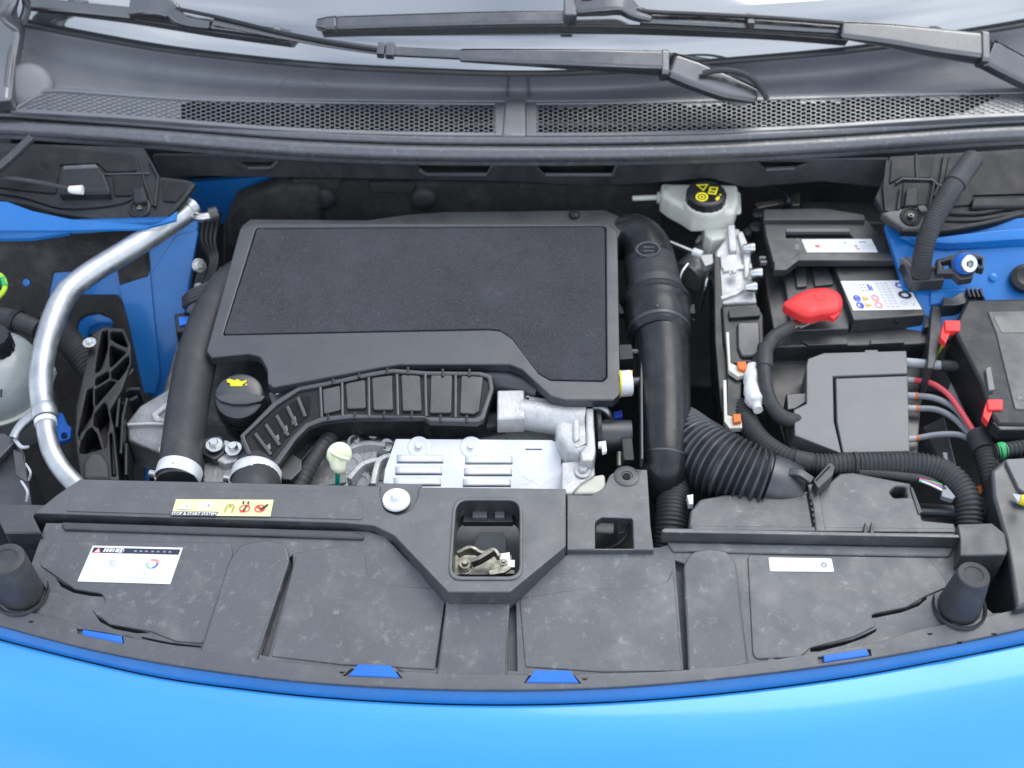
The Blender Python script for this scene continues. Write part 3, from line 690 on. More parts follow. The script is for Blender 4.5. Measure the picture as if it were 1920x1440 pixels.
bolt(1093, 884, -.028, 16, 'cast_aluminium', oh)
sv = thing('solenoid_valve', 'black cylindrical solenoid valve bolted to the aluminium housing', 'valve', at(1150, 815, -.06))
a, b = at(1122, 818, -.034), at(1184, 818, -.034)
obj('body', tube([a, a.lerp(b, .3), b], [.0225, .0225, .0225], 28, sub=1), 'plastic_smooth', sv, .001, smooth=40)
obj('flange_plate', tube([at(1118, 816, -.034), at(1126, 816, -.034)], .034, 24, sub=1), 'plastic_gloss', sv, .001, smooth=40)
slab('connector', [(1165, 822), (1186, 820), (1190, 862), (1170, 862)], Z(-.014), .02, 'plastic_gloss', sv, .0015)
slab('clip', fil([(1122, 828), (1136, 826), (1138, 845), (1130, 848), (1128, 836), (1122, 836)], 1), Z(-.008), .006, 'white', sv, .0006)
ptube('pin', [(1162, 850, -.03, 6), (1162, 876, -.03, 6)], 'zinc', sv, sub=1)
ptube('pipe_stub', [(1112, 764, -.02, 7), (1130, 766, -.02, 7), (1142, 780, -.03, 7), (1144, 800, -.05, 7)], 'aluminium', sv)
slab('plug', [(1150, 772), (1166, 768), (1168, 780), (1152, 784)], Z(-.04), .02, 'ink_blue', sv, .001)

# heat shield with louvres
hs = thing('heat_shield', 'bright pressed aluminium heat shield with slotted louvres', 'heat shield', at(880, 870, -.08))
S = P3((740, 823, -.036), (1040, 823, -.036), (880, 910, -.058))
SO = [(742, 823, 3), (1034, 825, 5), (1057, 836, 5), (1052, 846, 3), (1052, 872), (1066, 900), (1078, 926), (716, 930), (722, 880)]
sl_ = []
for (x0, x1, y) in ((744, 831, 867.5), (872, 961, 869.5), (741, 829, 889.5), (870, 960, 891.5), (738, 827, 910.5), (868, 958, 912), (985, 1016, 842.5)):
    sl_.append([(x0, y - 1.4), (x1, y - 1.4), (x1, y + 1.4), (x0, y + 1.4)])
slab('plate', fil(SO, 0), S, .0014, 'shield', hs, .0004, holes=sl_)
for (x0, x1, y) in ((744, 831, 867.5), (872, 961, 869.5), (741, 829, 889.5), (870, 960, 891.5), (738, 827, 910.5), (868, 958, 912)):
    n = 8; R = []
    for j in range(5):
        w = j / 4; row = []
        for k in range(n + 1):
            u = k / n; e = min(1, min(u, 1 - u) * 5)
            row.append(S(x0 + (x1 - x0) * u, y - 1.5 - 13 * (1 - w),   .0003 + .0007 * e * math.sin(w * math.pi / 2)))
        R.append(row)
    obj('louvre', rows(R), 'shield', hs, smooth=70, solid=.0003)
for x, y in ((785, 838), (883, 838)):
    c = S(x, y, 0); m = mper(c)
    obj('bolt_seat', lathe(c, [(21 * m, -.0005), (21 * m, .0006), (19 * m, .0014), (15 * m, .0006), (12 * m, .0004)], S.n, 28), 'shield', hs, smooth=60)
    obj('bolt', join(lathe(c, [(10 * m, 0), (10 * m, .001)], S.n, 20), lathe(c, [(6.5 * m, 0), (6.5 * m, .005), (5.5 * m, .006)], S.n, 6)), 'shield', hs, smooth=25)
for q in ([(980, 893), (1010, 908)], [(1008, 892), (984, 908)], [(1012, 912), (1040, 893)]): slab('embossed_mark', band(q, 2), S, .0004, 'shield', hs, 0, off=.0004)

# dipstick
dp = thing('dipstick', 'pale cream dipstick handle on a teal stem', 'dipstick', at(634, 905, -.08))
p = at(636, 852, -.012); axd = Vector((.35, -.75, .55)).normalized()
obj('handle', lathe(p, [(.002, -.006), (.012, -.0055), (.0165, -.003), (.0172, 0), (.0165, .003), (.012, .0055), (.002, .006)], axd, 28), 'cream', dp, smooth=70)
obj('handle_ridge', ribbon([at(616, 845, -.006), at(634, 856, -.002), at(654, 862, -.006)], .004, .006), 'cream', dp, .001)
ptube('neck', [(632, 862, -.014, 16), (634, 878, -.022, 14), (633, 884, -.026, 9)], 'cream', dp)
ptube('stem', [(633, 882, -.026, 4.5), (633, 906, -.045, 4.5), (634, 925, -.07, 4.5)], 'teal', dp)
gh = thing('guide_tube', 'black ribbed hose beside the cream dipstick', 'hose', at(590, 880, -.08))
ptube('hose', [(625, 808, -.05, 15), (608, 832, -.045, 15), (585, 868, -.045, 15), (566, 905, -.05, 15), (555, 925, -.055, 15)], 'rubber', gh, rings=(.008, .0006))

# big hose left of the engine cover
ch = thing('charge_air_hose', 'thick matt black hose running down beside the engine cover', 'hose', at(335, 890, -.08))
ptube('hose', [(470, 508, -.03, 34), (432, 535, -.022, 36), (398, 590, -.016, 37), (372, 660, -.016, 38), (356, 740, -.020, 39), (344, 820, -.026, 39), (334, 905, -.034, 40)], 'rubber', ch, 28)
def clamp(px, py, z, rp, label, tilt):
    t = thing('hose_clamp', label, 'hose clamp', at(px, py, z - .02), 'metal hose clamps behind the rail'); p = at(px, py, z); r = mper(p) * rp; ax = Vector(tilt).normalized()
    obj('band', lathe(p, [(r, -.010), (r * 1.02, -.009), (r * 1.02, .009), (r, .010), (r * .97, .010), (r * .97, -.010)], ax, 36), 'shield', t, smooth=40)
    obj('screw', tube([at(px - rp - 12, py - 2, z), at(px - rp + 10, py + 2, z)], .0055, 10, sub=1), 'steel', t)
    obj('tab', box(p + ax.cross(Vector((1, 0, 0))).normalized() * -r * .0 + Vector((0, 0, r * 1.03)), .004, .012, .005), 'shield', t, .0005)
    slab('lug', fil([(px - rp - 6, py - 8), (px - rp + 12, py - 10), (px - rp + 14, py + 8), (px - rp - 4, py + 8)], 3), Z(z + .004), .01, 'shield', t, .001)
    return t
clamp(335, 890, -.033, 42, 'silver clamp round the thick black hose', (-.06, -.98, -.06))
clamp(480, 898, -.038, 47, 'silver clamp below the louvred end of the duct', (0, -.97, .1))
ct_ = thing('coolant_hose', 'short black hose end below the louvred duct', 'hose', at(480, 900, -.1))
ptube('hose', [(486, 868, -.060, 40), (482, 890, -.045, 45), (480, 915, -.032, 46), (478, 945, -.034, 46)], 'rubber', ct_, 28)
vh = thing('vacuum_hoses', 'bundle of thin black hoses entering behind the left cover edge', 'hose', at(390, 540, -.03))
for k in range(4): ptube('hose', [(440, 520 + k * 7, .0, 5), (400, 530 + k * 7, .0, 5), (360, 546 + k * 6, -.004, 5), (345, 560 + k * 5, -.02, 5)], 'rubber', vh, 10)

# ================================================================== right: intake pipe
ip = thing('air_intake_pipe', 'long black intake pipe down the right side of the engine cover', 'intake pipe', at(1245, 880, -.06))
ptube('elbow', [(1150, 452, -.012, 40), (1168, 446, -.006, 42), (1192, 446, .0, 44), (1212, 466, .0, 46), (1219, 494, -.002, 47)], 'plastic_gloss', ip, 32)
ptube('bellows', [(1217, 488, -.004, 47), (1223, 518, -.006, 49), (1227, 552, -.008, 51)], 'rubber', ip, 36, rings=(.0085, .0022))
ptube('sleeve', [(1227, 548, -.008, 55), (1230, 566, -.008, 57)], 'plastic_smooth', ip, 32, sub=1)
p0, p1 = at(1229, 566, -.008), at(1243, 700, -.012); ax = (p1 - p0).normalized(); m = mper(p0)
obj('collar', lathe(p0, [(58 * m, 0), (66 * m, .003), (67 * m, .006), (67 * m, .012), (63 * m, .014), (61 * m, .020), (62 * m, .026), (60 * m, .055), (57 * m, .060), (55 * m, .070), (50 * m, .076)], ax, 40), 'plastic_gloss', ip, smooth=30)
obj('clamp_band', lathe(p0 + ax * .060, [(57 * m, 0), (58.5 * m, .001), (58.5 * m, .005), (57 * m, .006)], ax, 40), 'plastic_smooth', ip, smooth=30)
for a in (-1, 1): obj('collar_ear', box(p0 + ax * .02 + RGT * (a * 66 * m), .008, .02, .012), 'plastic_gloss', ip, .001)
slab('collar_rib', band([(1232, 556), (1233, 574)], 4), Z(.038), .01, 'plastic_smooth', ip, .0006)
ptube('lower_pipe', [(1238, 628, -.010, 50), (1242, 660, -.012, 51), (1246, 740, -.014, 49), (1247, 810, -.018, 47), (1246, 858, -.024, 46), (1244, 884, -.034, 43), (1238, 904, -.05, 34), (1228, 925, -.075, 24)], 'plastic_gloss', ip, 36)
p_ = at(1246, 858, -.024); a_ = (at(1244, 884, -.034) - at(1247, 830, -.02)).normalized(); obj('end_seam', lathe(p_, [(46.5 * mper(p_), -.0015), (47.6 * mper(p_), 0), (46.5 * mper(p_), .0015)], a_, 40), 'plastic_smooth', ip)
slab('seam_rail', band([(1206, 640), (1203, 700), (1204, 860)], 5), Z(.006), .02, 'plastic_smooth', ip, .001)
# oval emblem on the elbow: ring with bars
n_ = (CAM - at(1212, 468, .03)).normalized(); n_ = (n_ + Vector((0, 0, .6))).normalized()
ov0 = at(1214, 467, .0375)
def ovf(px, py, off=0): return at_plane(px, py, ov0 + n_ * off, n_)
ovf.n = n_
slab('emblem_ring', ell(1215, 467, 24, 15, 28), ovf, .004, 'plastic_smooth', ip, .0008, holes=[ell(1215, 467, 19, 11, 28)], d=n_ * -.006, off=.001)
slab('emblem_plate', ell(1215, 467, 18, 10, 24), ovf, .003, 'plastic_gloss', ip, .0005, d=n_ * -.004)
for y in (463, 470): slab('emblem_bar', [(1206, y - 1.5), (1226, y - 1), (1226, y + 2), (1206, y + 2)], ovf, .001, 'plastic_smooth', ip, .0003, d=n_ * -.002, off=.001)
slab('hose_clip', fil([(1160, 646), (1184, 645), (1188, 672), (1162, 674)], 2), Z(.006), .02, 'plastic_gloss', ip, .001)
ptube('hose_barb', [(1184, 660, -.004, 6), (1200, 660, -.004, 6)], 'plastic_smooth', ip, sub=1)
qc = thing('quick_connector', 'white and yellow quick connector between cover and intake pipe', 'connector', at(1172, 720, -.03))
a, b = at(1160, 720, -.004), at(1184, 718, -.004)
obj('collar', tube([a, b], .0185, 24, sub=1), 'white', qc, .0015)
obj('clip', tube([at(1160, 720, -.004), at(1164, 720, -.004)], .0198, 24, sub=1), 'yellow', qc, .0008)
slab('clip_leg', fil([(1181, 694), (1186, 694), (1186, 708), (1181, 708)], 1), Z(.008), .006, 'yellow', qc, .0005)
ptube('stub', [(1184, 717, -.004, 10), (1215, 714, -.006, 9)], 'plastic_smooth', qc, sub=1)

cz = thing('corrugated_hose', 'fat black corrugated hose from intake pipe to filter box', 'hose', at(1360, 880, -.08))
ptube('bellows', [(1272, 806, -.045, 46), (1305, 842, -.035, 58), (1350, 872, -.030, 62), (1400, 896, -.032, 62), (1432, 908, -.036, 60)], 'plastic_smooth', cz, 40, rings=(.0078, .0078))
ptube('cuff', [(1418, 902, -.036, 58), (1450, 912, -.040, 58), (1480, 925, -.05, 56)], 'plastic_smooth', cz, 32)
cb = thing('drive_belt_hose', 'black finely ribbed hose deep beside the filter box', 'hose', at(1260, 950, -.12))
ptube('hose', [(1262, 890, -.05, 30), (1262, 930, -.055, 30), (1258, 990, -.07, 30), (1255, 1050, -.1, 30)], 'conduit', cb, 24, rings=(.005, .0012))
slab('clip', [(1288, 928), (1300, 926), (1300, 945), (1292, 945)], Z(-.03), .01, 'white', cb, .001)

# air filter box
af = thing('air_filter_box', 'flat dusty black air filter box behind the front panel', 'filter box', at(1500, 960, -.1))
A = P3((1300, 950, -.020), (1700, 950, -.020), (1500, 1000, -.016))
AO = [(1290, 1012), (1294, 958, 10), (1312, 935, 14), (1360, 926, 10), (1440, 924), (1500, 922), (1548, 908, 6), (1575, 886, 6), (1600, 884, 5), (1668, 898, 4), (1708, 905, 4), (1714, 934, 3), (1722, 942, 5), (1730, 974, 3), (1790, 980), (1800, 1010), (1790, 1014)]
slab('box_lid', fil(AO, 0), A, .09, 'plastic_dusty', af, .004, holes=[fil([(1668, 922, 6), (1680, 911, 6), (1698, 912, 3), (1702, 931, 3), (1676, 932, 6)], 0)])
slab('lid_strap', fil([(1513, 908), (1528, 905), (1540, 940), (1548, 996), (1530, 996), (1524, 945)], 3), A, .006, 'plastic_dusty', af, .002, off=.005)
slab('strap_groove_shade', [(1512, 925), (1519, 925), (1530, 996), (1524, 996)], A, .002, 'shade_black', af, 0, off=.0006)  # black strip on the lid, shade of a groove as colour
for k in range(6): slab('strap_notch', [(1517 + k * 2, 930 + k * 11), (1523 + k * 2, 929 + k * 11), (1524 + k * 2, 935 + k * 11), (1518 + k * 2, 936 + k * 11)], A, .005, 'plastic', af, .0006, off=.003)
slab('cable_clip', fil([(1525, 900), (1556, 866, 4), (1566, 874, 4), (1562, 890), (1534, 916)], 2), A, .02, 'plastic', af, .001, off=.022)
slab('clip_slot_shade', band([(1530, 901), (1556, 874)], 3), A, .002, 'shade_black', af, 0, off=.0225)  # black strip on the clip, painted slot shade
obj('lid_strap_bridge', ribbon([at(1478, 886, -.005), at(1500, 888, .0), at(1522, 902, -.004)], .012, .006), 'plastic', af, .001)
for x in (1622, 1634): slab('lid_fin', fil([(x - 3, 1000), (x, 976), (x + 5, 990), (x + 5, 1002)], 1), A, .01, 'plastic', af, .001, off=.008)
slab('lid_rim', fil([(1296, 985), (1790, 990), (1790, 998), (1296, 994)], 2), A, .006, 'plastic_dusty', af, .0015, off=.002)
slab('lid_edge', fil([(1706, 912), (1712, 914), (1730, 960), (1722, 964)], 1), A, .01, 'plastic', af, .001, off=.002)

# ================================================================== brake fluid reservoir
br = thing('brake_fluid_reservoir', 'white translucent brake fluid reservoir under the cowl', 'reservoir', at(1330, 430, -.08))
T = Z(.036)
slab('tank', fil([(1240, 342), (1384, 344, 8), (1386, 374, 8), (1378, 398, 10), (1300, 400, 12), (1282, 388, 8), (1256, 374, 8), (1240, 362, 8)], 3), T, .036, 'tank_white', br, .008)
slab('tank_seam', fil([(1236, 355), (1388, 360), (1390, 398), (1300, 412), (1270, 400), (1240, 372)], 4), T, .004, 'tank_white', br, .001, off=-.018)
slab('lower_tank', fil([(1318, 410), (1370, 408), (1370, 444, 6), (1334, 450, 6), (1322, 440, 4)], 3), Z(.004), .06, 'tank_white', br, .004)
p = at(1322, 380, .038); m = mper(p)
obj('filler_neck', lathe(p, [(41 * m, -.004), (41 * m, .003), (38 * m, .005), (34 * m, .006)]), 'tank_white', br)
obj('cap', lathe(p, [(37 * m, .003), (37.5 * m, .005), (37.5 * m, .017), (36 * m, .0195), (30 * m, .0205), (28 * m, .0198), (.0005, .0198)], seg=72, lobes=(18, .012, .027)), 'plastic_gloss', br, smooth=25)
cf = Z(p.z + .0203)
def ringpoly(cx, cy, r, w, e=.72, n=20): return ell(cx, cy, r, r * e, n), [ell(cx, cy, r - w, (r - w) * e, n)]
c0 = cf(1322, 363)
o_, h_ = ringpoly(1316, 369, 12, 4); slab('brake_symbol', o_, cf, .0004, 'ink_yellow', br, 0, holes=h_)
o_, h_ = ringpoly(1316, 369, 5.5, 3); slab('brake_symbol', o_, cf, .0004, 'ink_yellow', br, 0, holes=h_)
slab('warning_triangle', [(1305, 346), (1329, 345), (1319, 358)], cf, .0004, 'ink_yellow', br, 0, holes=[[(1310, 348), (1324, 347.5), (1318.5, 355)]])
slab('book_symbol', [(1331, 350), (1347, 351), (1343, 365), (1327, 363)], cf, .0004, 'ink_yellow', br, 0, holes=[[(1334, 352), (1344, 353), (1342, 357), (1332, 356)], [(1331, 358), (1341, 359), (1340, 362), (1330, 361)]])
slab('fluid_symbol', fil([(1341, 372), (1346, 368), (1350, 368), (1349, 374), (1344, 377)], 1), cf, .0004, 'ink_yellow', br, 0)
slab('fluid_symbol', [(1349, 364), (1353, 364), (1353, 366), (1349, 366)], cf, .0004, 'ink_yellow', br, 0)
ptube('hose_nipple', [(1186, 372, .012, 5), (1210, 371, .012, 5), (1240, 370, .012, 5)], 'tank_white', br, sub=1)
ptube('nipple_base', [(1232, 371, .012, 11), (1246, 371, .012, 11)], 'tank_white', br, sub=1)
bk = thing('brake_master_cylinder', 'grey metal master cylinder below the white reservoir', 'cylinder', at(1310, 480, -.1))
obj('cylinder', tube([at(1290, 520, -.06), at(1330, 480, -.05), at(1360, 450, -.05)], .028, 20), 'cast_dark', bk, .001)
ptube('push_rod', [(1245, 450, -.012, 4.5), (1305, 474, -.012, 4.5)], 'steel', bk, sub=1); ptube('rod_end', [(1300, 472, -.012, 8), (1316, 478, -.012, 8)], 'white', bk, sub=1)
slab('fork', fil([(1312, 478), (1336, 476), (1338, 494), (1322, 498)], 2), Z(-.008), .012, 'cast_aluminium', bk, .001)
for q in ((1302, 500, 20), (1320, 455, 14), (1345, 520, 18)): obj('nut', lathe(at(q[0], q[1], -.05), [(.012, 0), (.012, .014), (.009, .016)], Vector((-.3, -.6, .7)), 6), 'cast_aluminium', bk)
ptube('pipe', [(1290, 495, -.03, 4), (1275, 520, -.04, 4), (1282, 560, -.08, 4), (1300, 600, -.12, 4)], 'steel', bk, 8)
ptube('pipe', [(1330, 510, -.03, 4), (1322, 540, -.04, 4), (1315, 580, -.1, 4)], 'steel', bk, 8)

# ================================================================== gear actuator
ga = thing('gear_actuator', 'cast aluminium gear actuator with black connectors beside the battery', 'actuator', at(1390, 620, -.16))
Q = P3((1345, 480, .0), (1420, 480, .0), (1385, 790, -.05))
slab('casting', fil([(1342, 470, 4), (1365, 440, 6), (1372, 425, 4), (1386, 428, 4), (1398, 450, 4), (1408, 480), (1412, 530), (1420, 566), (1348, 570), (1340, 520)], 4), Q, .05, 'cast_aluminium', ga, .004)
slab('casting_rib', fil([(1364, 422), (1378, 420), (1382, 470), (1368, 470)], 3), Q, .03, 'cast_aluminium', ga, .002, off=.008)
slab('casting_rib', fil([(1382, 436), (1392, 432), (1408, 470), (1404, 520), (1396, 520), (1394, 480)], 3), Q, .03, 'cast_aluminium', ga, .002, off=.006)
slab('casting_rib', band([(1352, 558), (1380, 548), (1412, 530)], 7), Q, .02, 'cast_aluminium', ga, .0015, off=.005)
slab('casting_rib', band([(1356, 505), (1385, 500), (1410, 498)], 9), Q, .02, 'cast_aluminium', ga, .0015, off=.004)
slab('cover_plate', fil([(1350, 478), (1388, 474), (1392, 498), (1352, 504)], 4), Q, .02, 'cast_aluminium', ga, .002, off=.003)
for x, y in ((1398, 466), (1412, 513), (1402, 540)):
    a = Q(x - 6, y, .012); b = Q(x + 16, y - 1, .012); obj('bolt', tube([a, a.lerp(b, .5), b], [.006, .008, .009], 14, sub=1), 'steel', ga, .0008)
bolt(1376, 512, .004, 10, 'cast_aluminium', ga)
slab('black_cover', fil([(1352, 572, 4), (1420, 568, 4), (1432, 590, 6), (1434, 660, 6), (1424, 680, 6), (1368, 684, 4), (1356, 640)], 3), Q, .05, 'plastic_gloss', ga, .004, off=.010)
slab('cover_face', fil([(1382, 603, 6), (1424, 602, 6), (1426, 655, 10), (1415, 668, 10), (1390, 668, 10), (1383, 650, 6)], 4), Q, .02, 'plastic_smooth', ga, .003, off=.016)
slab('side_frame', fil([(1338, 480), (1350, 480), (1360, 640), (1375, 700), (1362, 800), (1350, 760), (1340, 640)], 3), Q, .06, 'plastic_gloss', ga, .002, off=.004)
slab('cover_lug', fil([(1366, 580), (1424, 576), (1426, 592), (1368, 596)], 3), Q, .01, 'plastic_gloss', ga, .001, off=.016)
cn = thing('wiring_connectors', 'stacked black connectors with cream levers and orange locks', 'connector', at(1380, 740, -.12))
slab('housing', fil([(1362, 690), (1392, 700), (1390, 768), (1384, 790), (1362, 780)], 2), Q, .04, 'plastic_gloss', cn, .002, off=.008)
slab('lever', fil([(1361, 622), (1367, 622), (1370, 680), (1392, 690), (1398, 702), (1384, 706), (1366, 694)], 1), Q, .008, 'ivory', cn, .001, off=.018)
slab('lever', fil([(1356, 712), (1362, 712), (1364, 778), (1390, 785), (1392, 802), (1368, 803), (1358, 790)], 1), Q, .008, 'ivory', cn, .001, off=.018)
slab('lock', fil([(1382, 678), (1399, 677), (1400, 690), (1394, 694), (1384, 690)], 1), Q, .01, 'orange', cn, .001, off=.024)
slab('lock', fil([(1374, 776), (1389, 775), (1390, 790), (1376, 792)], 1), Q, .01, 'orange', cn, .001, off=.024)
wb = thing('taped_wire_bundle', 'wire bundle wrapped in wrinkled white tape', 'wire bundle', at(1410, 740, -.08))
random.seed(5)
ptube('tape_wrap', [(1416 - 8 * math.sin(k / 12 * 2.6) + 10 * (k / 12) ** 2, 690 + k * 6.6, -.02 - .004 * random.random(), (15 + 4 * random.random()) * (1 if k < 11 else .6)) for k in range(13)], 'white_tape', wb, 14, sub=2)
ptube('wires', [(1450, 640, -.03, 12), (1428, 665, -.024, 13), (1416, 695, -.022, 13)], 'conduit', wb, 14)
for k, c in enumerate(('orange', 'blue_wire', 'grey_wire')): ptube('wire', [(1432 + k * 3, 660, -.018, 3), (1420 + k * 3, 676, -.016, 3), (1410 + k * 4, 696, -.016, 3)], c, wb, 8)

# ================================================================== battery
bt2 = thing('battery', 'black car battery with white label and red terminal cap', 'battery', at(1600, 620, -.19))
B = Z(-.012)
slab('case', fil([(1432, 490), (1680, 470), (1756, 598, 3), (1752, 644), (1456, 650), (1440, 560)], 0), B, .15, 'plastic_dark', bt2, .003, off=-.020)
slab('case_lid', fil([(1560, 486, 3), (1680, 484, 3), (1737, 590, 3), (1600, 600, 3)], 0), B, .025, 'plastic_dark', bt2, .002, off=.006)
slab('case_lid', fil([(1466, 488, 3), (1556, 486, 3), (1594, 600, 3), (1592, 616, 3), (1484, 620, 3)], 0), B, .02, 'plastic_dark', bt2, .002, off=-.008)
slab('lid_corner', fil([(1736, 588), (1752, 612), (1732, 614)], 2), B, .01, 'plastic', bt2, .001, off=-.008)
for q in ([(1490, 498), (1510, 498), (1514, 536), (1494, 538)], [(1522, 498), (1552, 496), (1564, 532), (1528, 536)]): slab('vent_plug', fil(q, 3), B, .006, 'plastic', bt2, .0015, off=-.003)
for q in ([(1500, 637), (1590, 635), (1590, 645), (1516, 647)], [(1632, 636), (1696, 634), (1696, 642), (1632, 645)]): slab('case_foot', fil(q, 2), B, .008, 'plastic', bt2, .001, off=-.016)
obj('vent_hole_shade', lathe(YP(at(1680, 603, -.012).y - .001)(1681, 604), [(.003, 0), (.003, .002)], Vector((0, -1, 0)), 12), 'shade_black', bt2)  # black disc, shade inside the vent as colour
s = Decal('sticker', (1576, 527), (1698, 526), (1729, 580), (1600, 582), B, bt2, off=.0068, label='white battery label with warning symbols')
s.ink('ink_faint', [(.06, .62), (.22, .62), (.22, .92), (.06, .92)])
s.ink('ink_grey', *[[(u, v), (u + .03, v), (u + .03, v + .04), (u, v + .04)] for u in (.26, .31) for v in (.64, .74, .84)])
s.ink('ink_blue', [(.37, .66), (.40, .66), (.40, .88), (.37, .88)], [(.41, .66), (.43, .66), (.43, .82), (.41, .82)])
for u, v, c in ((.13, .40, 'ink_blue'), (.13, .16, 'ink_blue'), (.40, .40, 'ink_pink'), (.40, .16, 'ink_pink')): s.ring(c, u, v, .055, .022, 2.0)
s.ink('ink_gold', [(.21, .30), (.32, .38), (.21, .46)], [(.21, .08), (.32, .16), (.21, .24)])
s.ink('ink_blue', [(.10, .36), (.16, .36), (.16, .43), (.10, .43)]); s.ink('ink_blue', [(.13, .10), (.18, .10), (.18, .2), (.13, .2)])
s.ink('ink_faint', *[[(u, v), (u + .05, v), (u + .05, v + .03), (u, v + .03)] for u in (.50, .57, .64) for v in (.08, .18, .28, .38, .48, .58, .68, .78, .88)])
s.ring('ink_blue', .87, .82, .075, .025, 1.3, 30, 330); s.ring('ink_black', .86, .48, .095, .042, 1.35); s.ink('ink_grey', [(.90, .10), (.94, .2), (.93, .2), (.89, .10)]); s.ring('ink_faint', .78, .2, .045, .01, 1.6)
rc = thing('terminal_cap', 'bright red plastic cap over the battery terminal', 'terminal cap', at(1525, 590, -.02))
RC = P3((1470, 575, .012), (1580, 575, .018), (1520, 590, .014))
obj('cap', dome(cat([(1468, 572), (1482, 560), (1512, 545), (1546, 541), (1572, 550), (1580, 568), (1572, 584), (1554, 590), (1536, 592), (1512, 596), (1488, 586)], 4, True), RC, .012, .007), 'red', rc, smooth=60)
slab('skirt', fil([(1560, 582), (1578, 574), (1574, 588), (1563, 598), (1554, 592)], 2), RC, .008, 'red', rc, .002, off=-.002)
slab('boss', ell(1538, 556, 10, 7, 20), RC, .006, 'red', rc, .0012, off=.0078)
bc = thing('battery_cable', 'thick black cable curving from the red battery cap', 'cable', at(1440, 720, -.06))
slab('lug', fil([(1480, 602), (1500, 596), (1512, 602), (1490, 616)], 2), Z(-.002), .005, 'zinc', bc, .001)
slab('lug', fil([(1496, 606), (1546, 588), (1548, 594), (1500, 614)], 1), Z(-.004), .004, 'steel', bc, .0008)
ptube('cable', [(1484, 614, -.006, 12), (1468, 622, -.004, 13.5), (1446, 638, -.002, 13.5), (1434, 668, -.004, 13.5), (1434, 712, -.010, 13.5), (1444, 752, -.018, 14), (1466, 782, -.028, 15), (1502, 792, -.04, 15)], 'conduit', bc, 18)
obj('cable_tape', tube([at(1435, 650, -.003), at(1433, 690, -.007)], .0118, 18, sub=1), 'rubber', bc)

hd = thing('battery_hold_down', 'black slotted hold-down cover across the top of the battery', 'battery bracket', at(1560, 460, -.04))
HB = P3((1450, 480, .010), (1660, 480, .010), (1520, 400, .016))
slab('plate', fil([(1432, 412), (1624, 410, 3), (1650, 440, 8), (1684, 452), (1694, 456, 3), (1706, 492, 3), (1688, 490), (1683, 476), (1498, 476), (1478, 492), (1450, 492, 3), (1436, 440)], 0), HB, .014, 'plastic', hd, .0015,
     holes=[fil([(1474, 436, 2), (1590, 436, 2), (1602, 446, 2), (1474, 446, 2)], 0)])
slab('back_rail', fil([(1432, 392, 2), (1545, 390, 2), (1622, 402, 2), (1622, 412, 2), (1432, 412, 2)], 0), HB, .009, 'plastic', hd, .0015, off=.008)
slab('rail_slot_shade', [(1452, 412), (1510, 412), (1510, 418), (1452, 418)], HB, .001, 'shade_black', hd, 0, off=.0012)  # black strips laid on the plate, painted shade of the slots
slab('rail_slot_shade', [(1556, 412), (1616, 412), (1616, 418), (1556, 418)], HB, .001, 'shade_black', hd, 0, off=.0012)
slab('raised_bar', fil([(1474, 428, 1), (1592, 428, 1), (1594, 434, 1), (1474, 434, 1)], 0), HB, .006, 'plastic_grey', hd, .0008, off=.003)
slab('front_bar', fil([(1496, 474), (1684, 474), (1684, 488), (1496, 488)], 1), HB, .012, 'plastic', hd, .001, off=.003)
slab('front_bar', fil([(1452, 488), (1480, 488), (1498, 475), (1500, 486), (1474, 506), (1452, 506)], 1), HB, .012, 'plastic', hd, .001, off=.003)
for q in ((1424, 480), (1426, 488)): pbox('clip', q[0], q[1], q[0] + 12, q[1] + 4, .012, .006, 'plastic_grey', hd, .0006)
s = Decal('sticker', (1503, 449), (1634, 448), (1646, 473), (1513, 473), HB, hd, off=.0006, label='narrow white sticker with a red mark')
s.ink('ink_red', [(.15, .38), (.22, .38), (.22, .56), (.15, .56)]); s.ink('ink_pink', [(.08, .4), (.10, .4), (.10, .5), (.08, .5)], [(.24, .22), (.33, .22), (.33, .28), (.24, .28)], [(.72, .18), (.77, .18), (.77, .32), (.72, .32)])
s.ink('ink_sky', [(.56, .62), (.59, .62), (.63, .78), (.60, .80)]); s.ink('ink_grey', [(.71, .38), (.75, .38), (.75, .52), (.71, .52)], [(.80, .72), (.90, .72), (.90, .80), (.80, .80)])
s.ink('ink_faint', *[[(u, v), (u + .03, v), (u + .03, v + .07), (u, v + .07)] for u in (.80, .85, .90, .95) for v in (.2, .36, .52)], [(.62, .56), (.66, .4), (.67, .42), (.63, .58)])
for q in ([(1491, 452), (1500, 452), (1495.5, 446)], [(1490, 458), (1498, 458), (1499, 468), (1491, 468)]): slab('embossed_symbol', q, HB, .0005, 'plastic_grey', hd, 0, off=.0006)

# ================================================================== fuse cover in front of the battery
fc = thing('fuse_cover', 'flat grey plastic fuse cover in front of the battery', 'fuse cover', at(1600, 780, -.1))
FP = P3((1520, 665, -.016), (1700, 660, -.016), (1600, 850, -.034))
slab('outer_cover', fil([(1515, 672), (1545, 661), (1700, 657), (1702, 700), (1562, 705), (1564, 790), (1578, 850), (1490, 816), (1488, 768), (1512, 756), (1512, 684)], 0), FP, .04, 'plastic_grey', fc, .002)
slab('inner_cover', fil([(1567, 709), (1702, 704), (1706, 846), (1581, 849), (1569, 790)], 0), FP, .04, 'plastic_grey', fc, .002, off=.0005)
slab('joint', [(1558, 700), (1702, 696), (1702, 712), (1572, 716), (1576, 790), (1590, 846), (1570, 846), (1558, 790)], FP, .03, 'shade_black', fc, 0, off=-.006)
for q in ((1622, 656, 1646, 661), (1626, 846, 1650, 852)): slab('tab', [(q[0], q[1]), (q[2], q[1]), (q[2], q[3]), (q[0], q[3])], FP, .01, 'plastic_grey', fc, .0008, off=-.002)
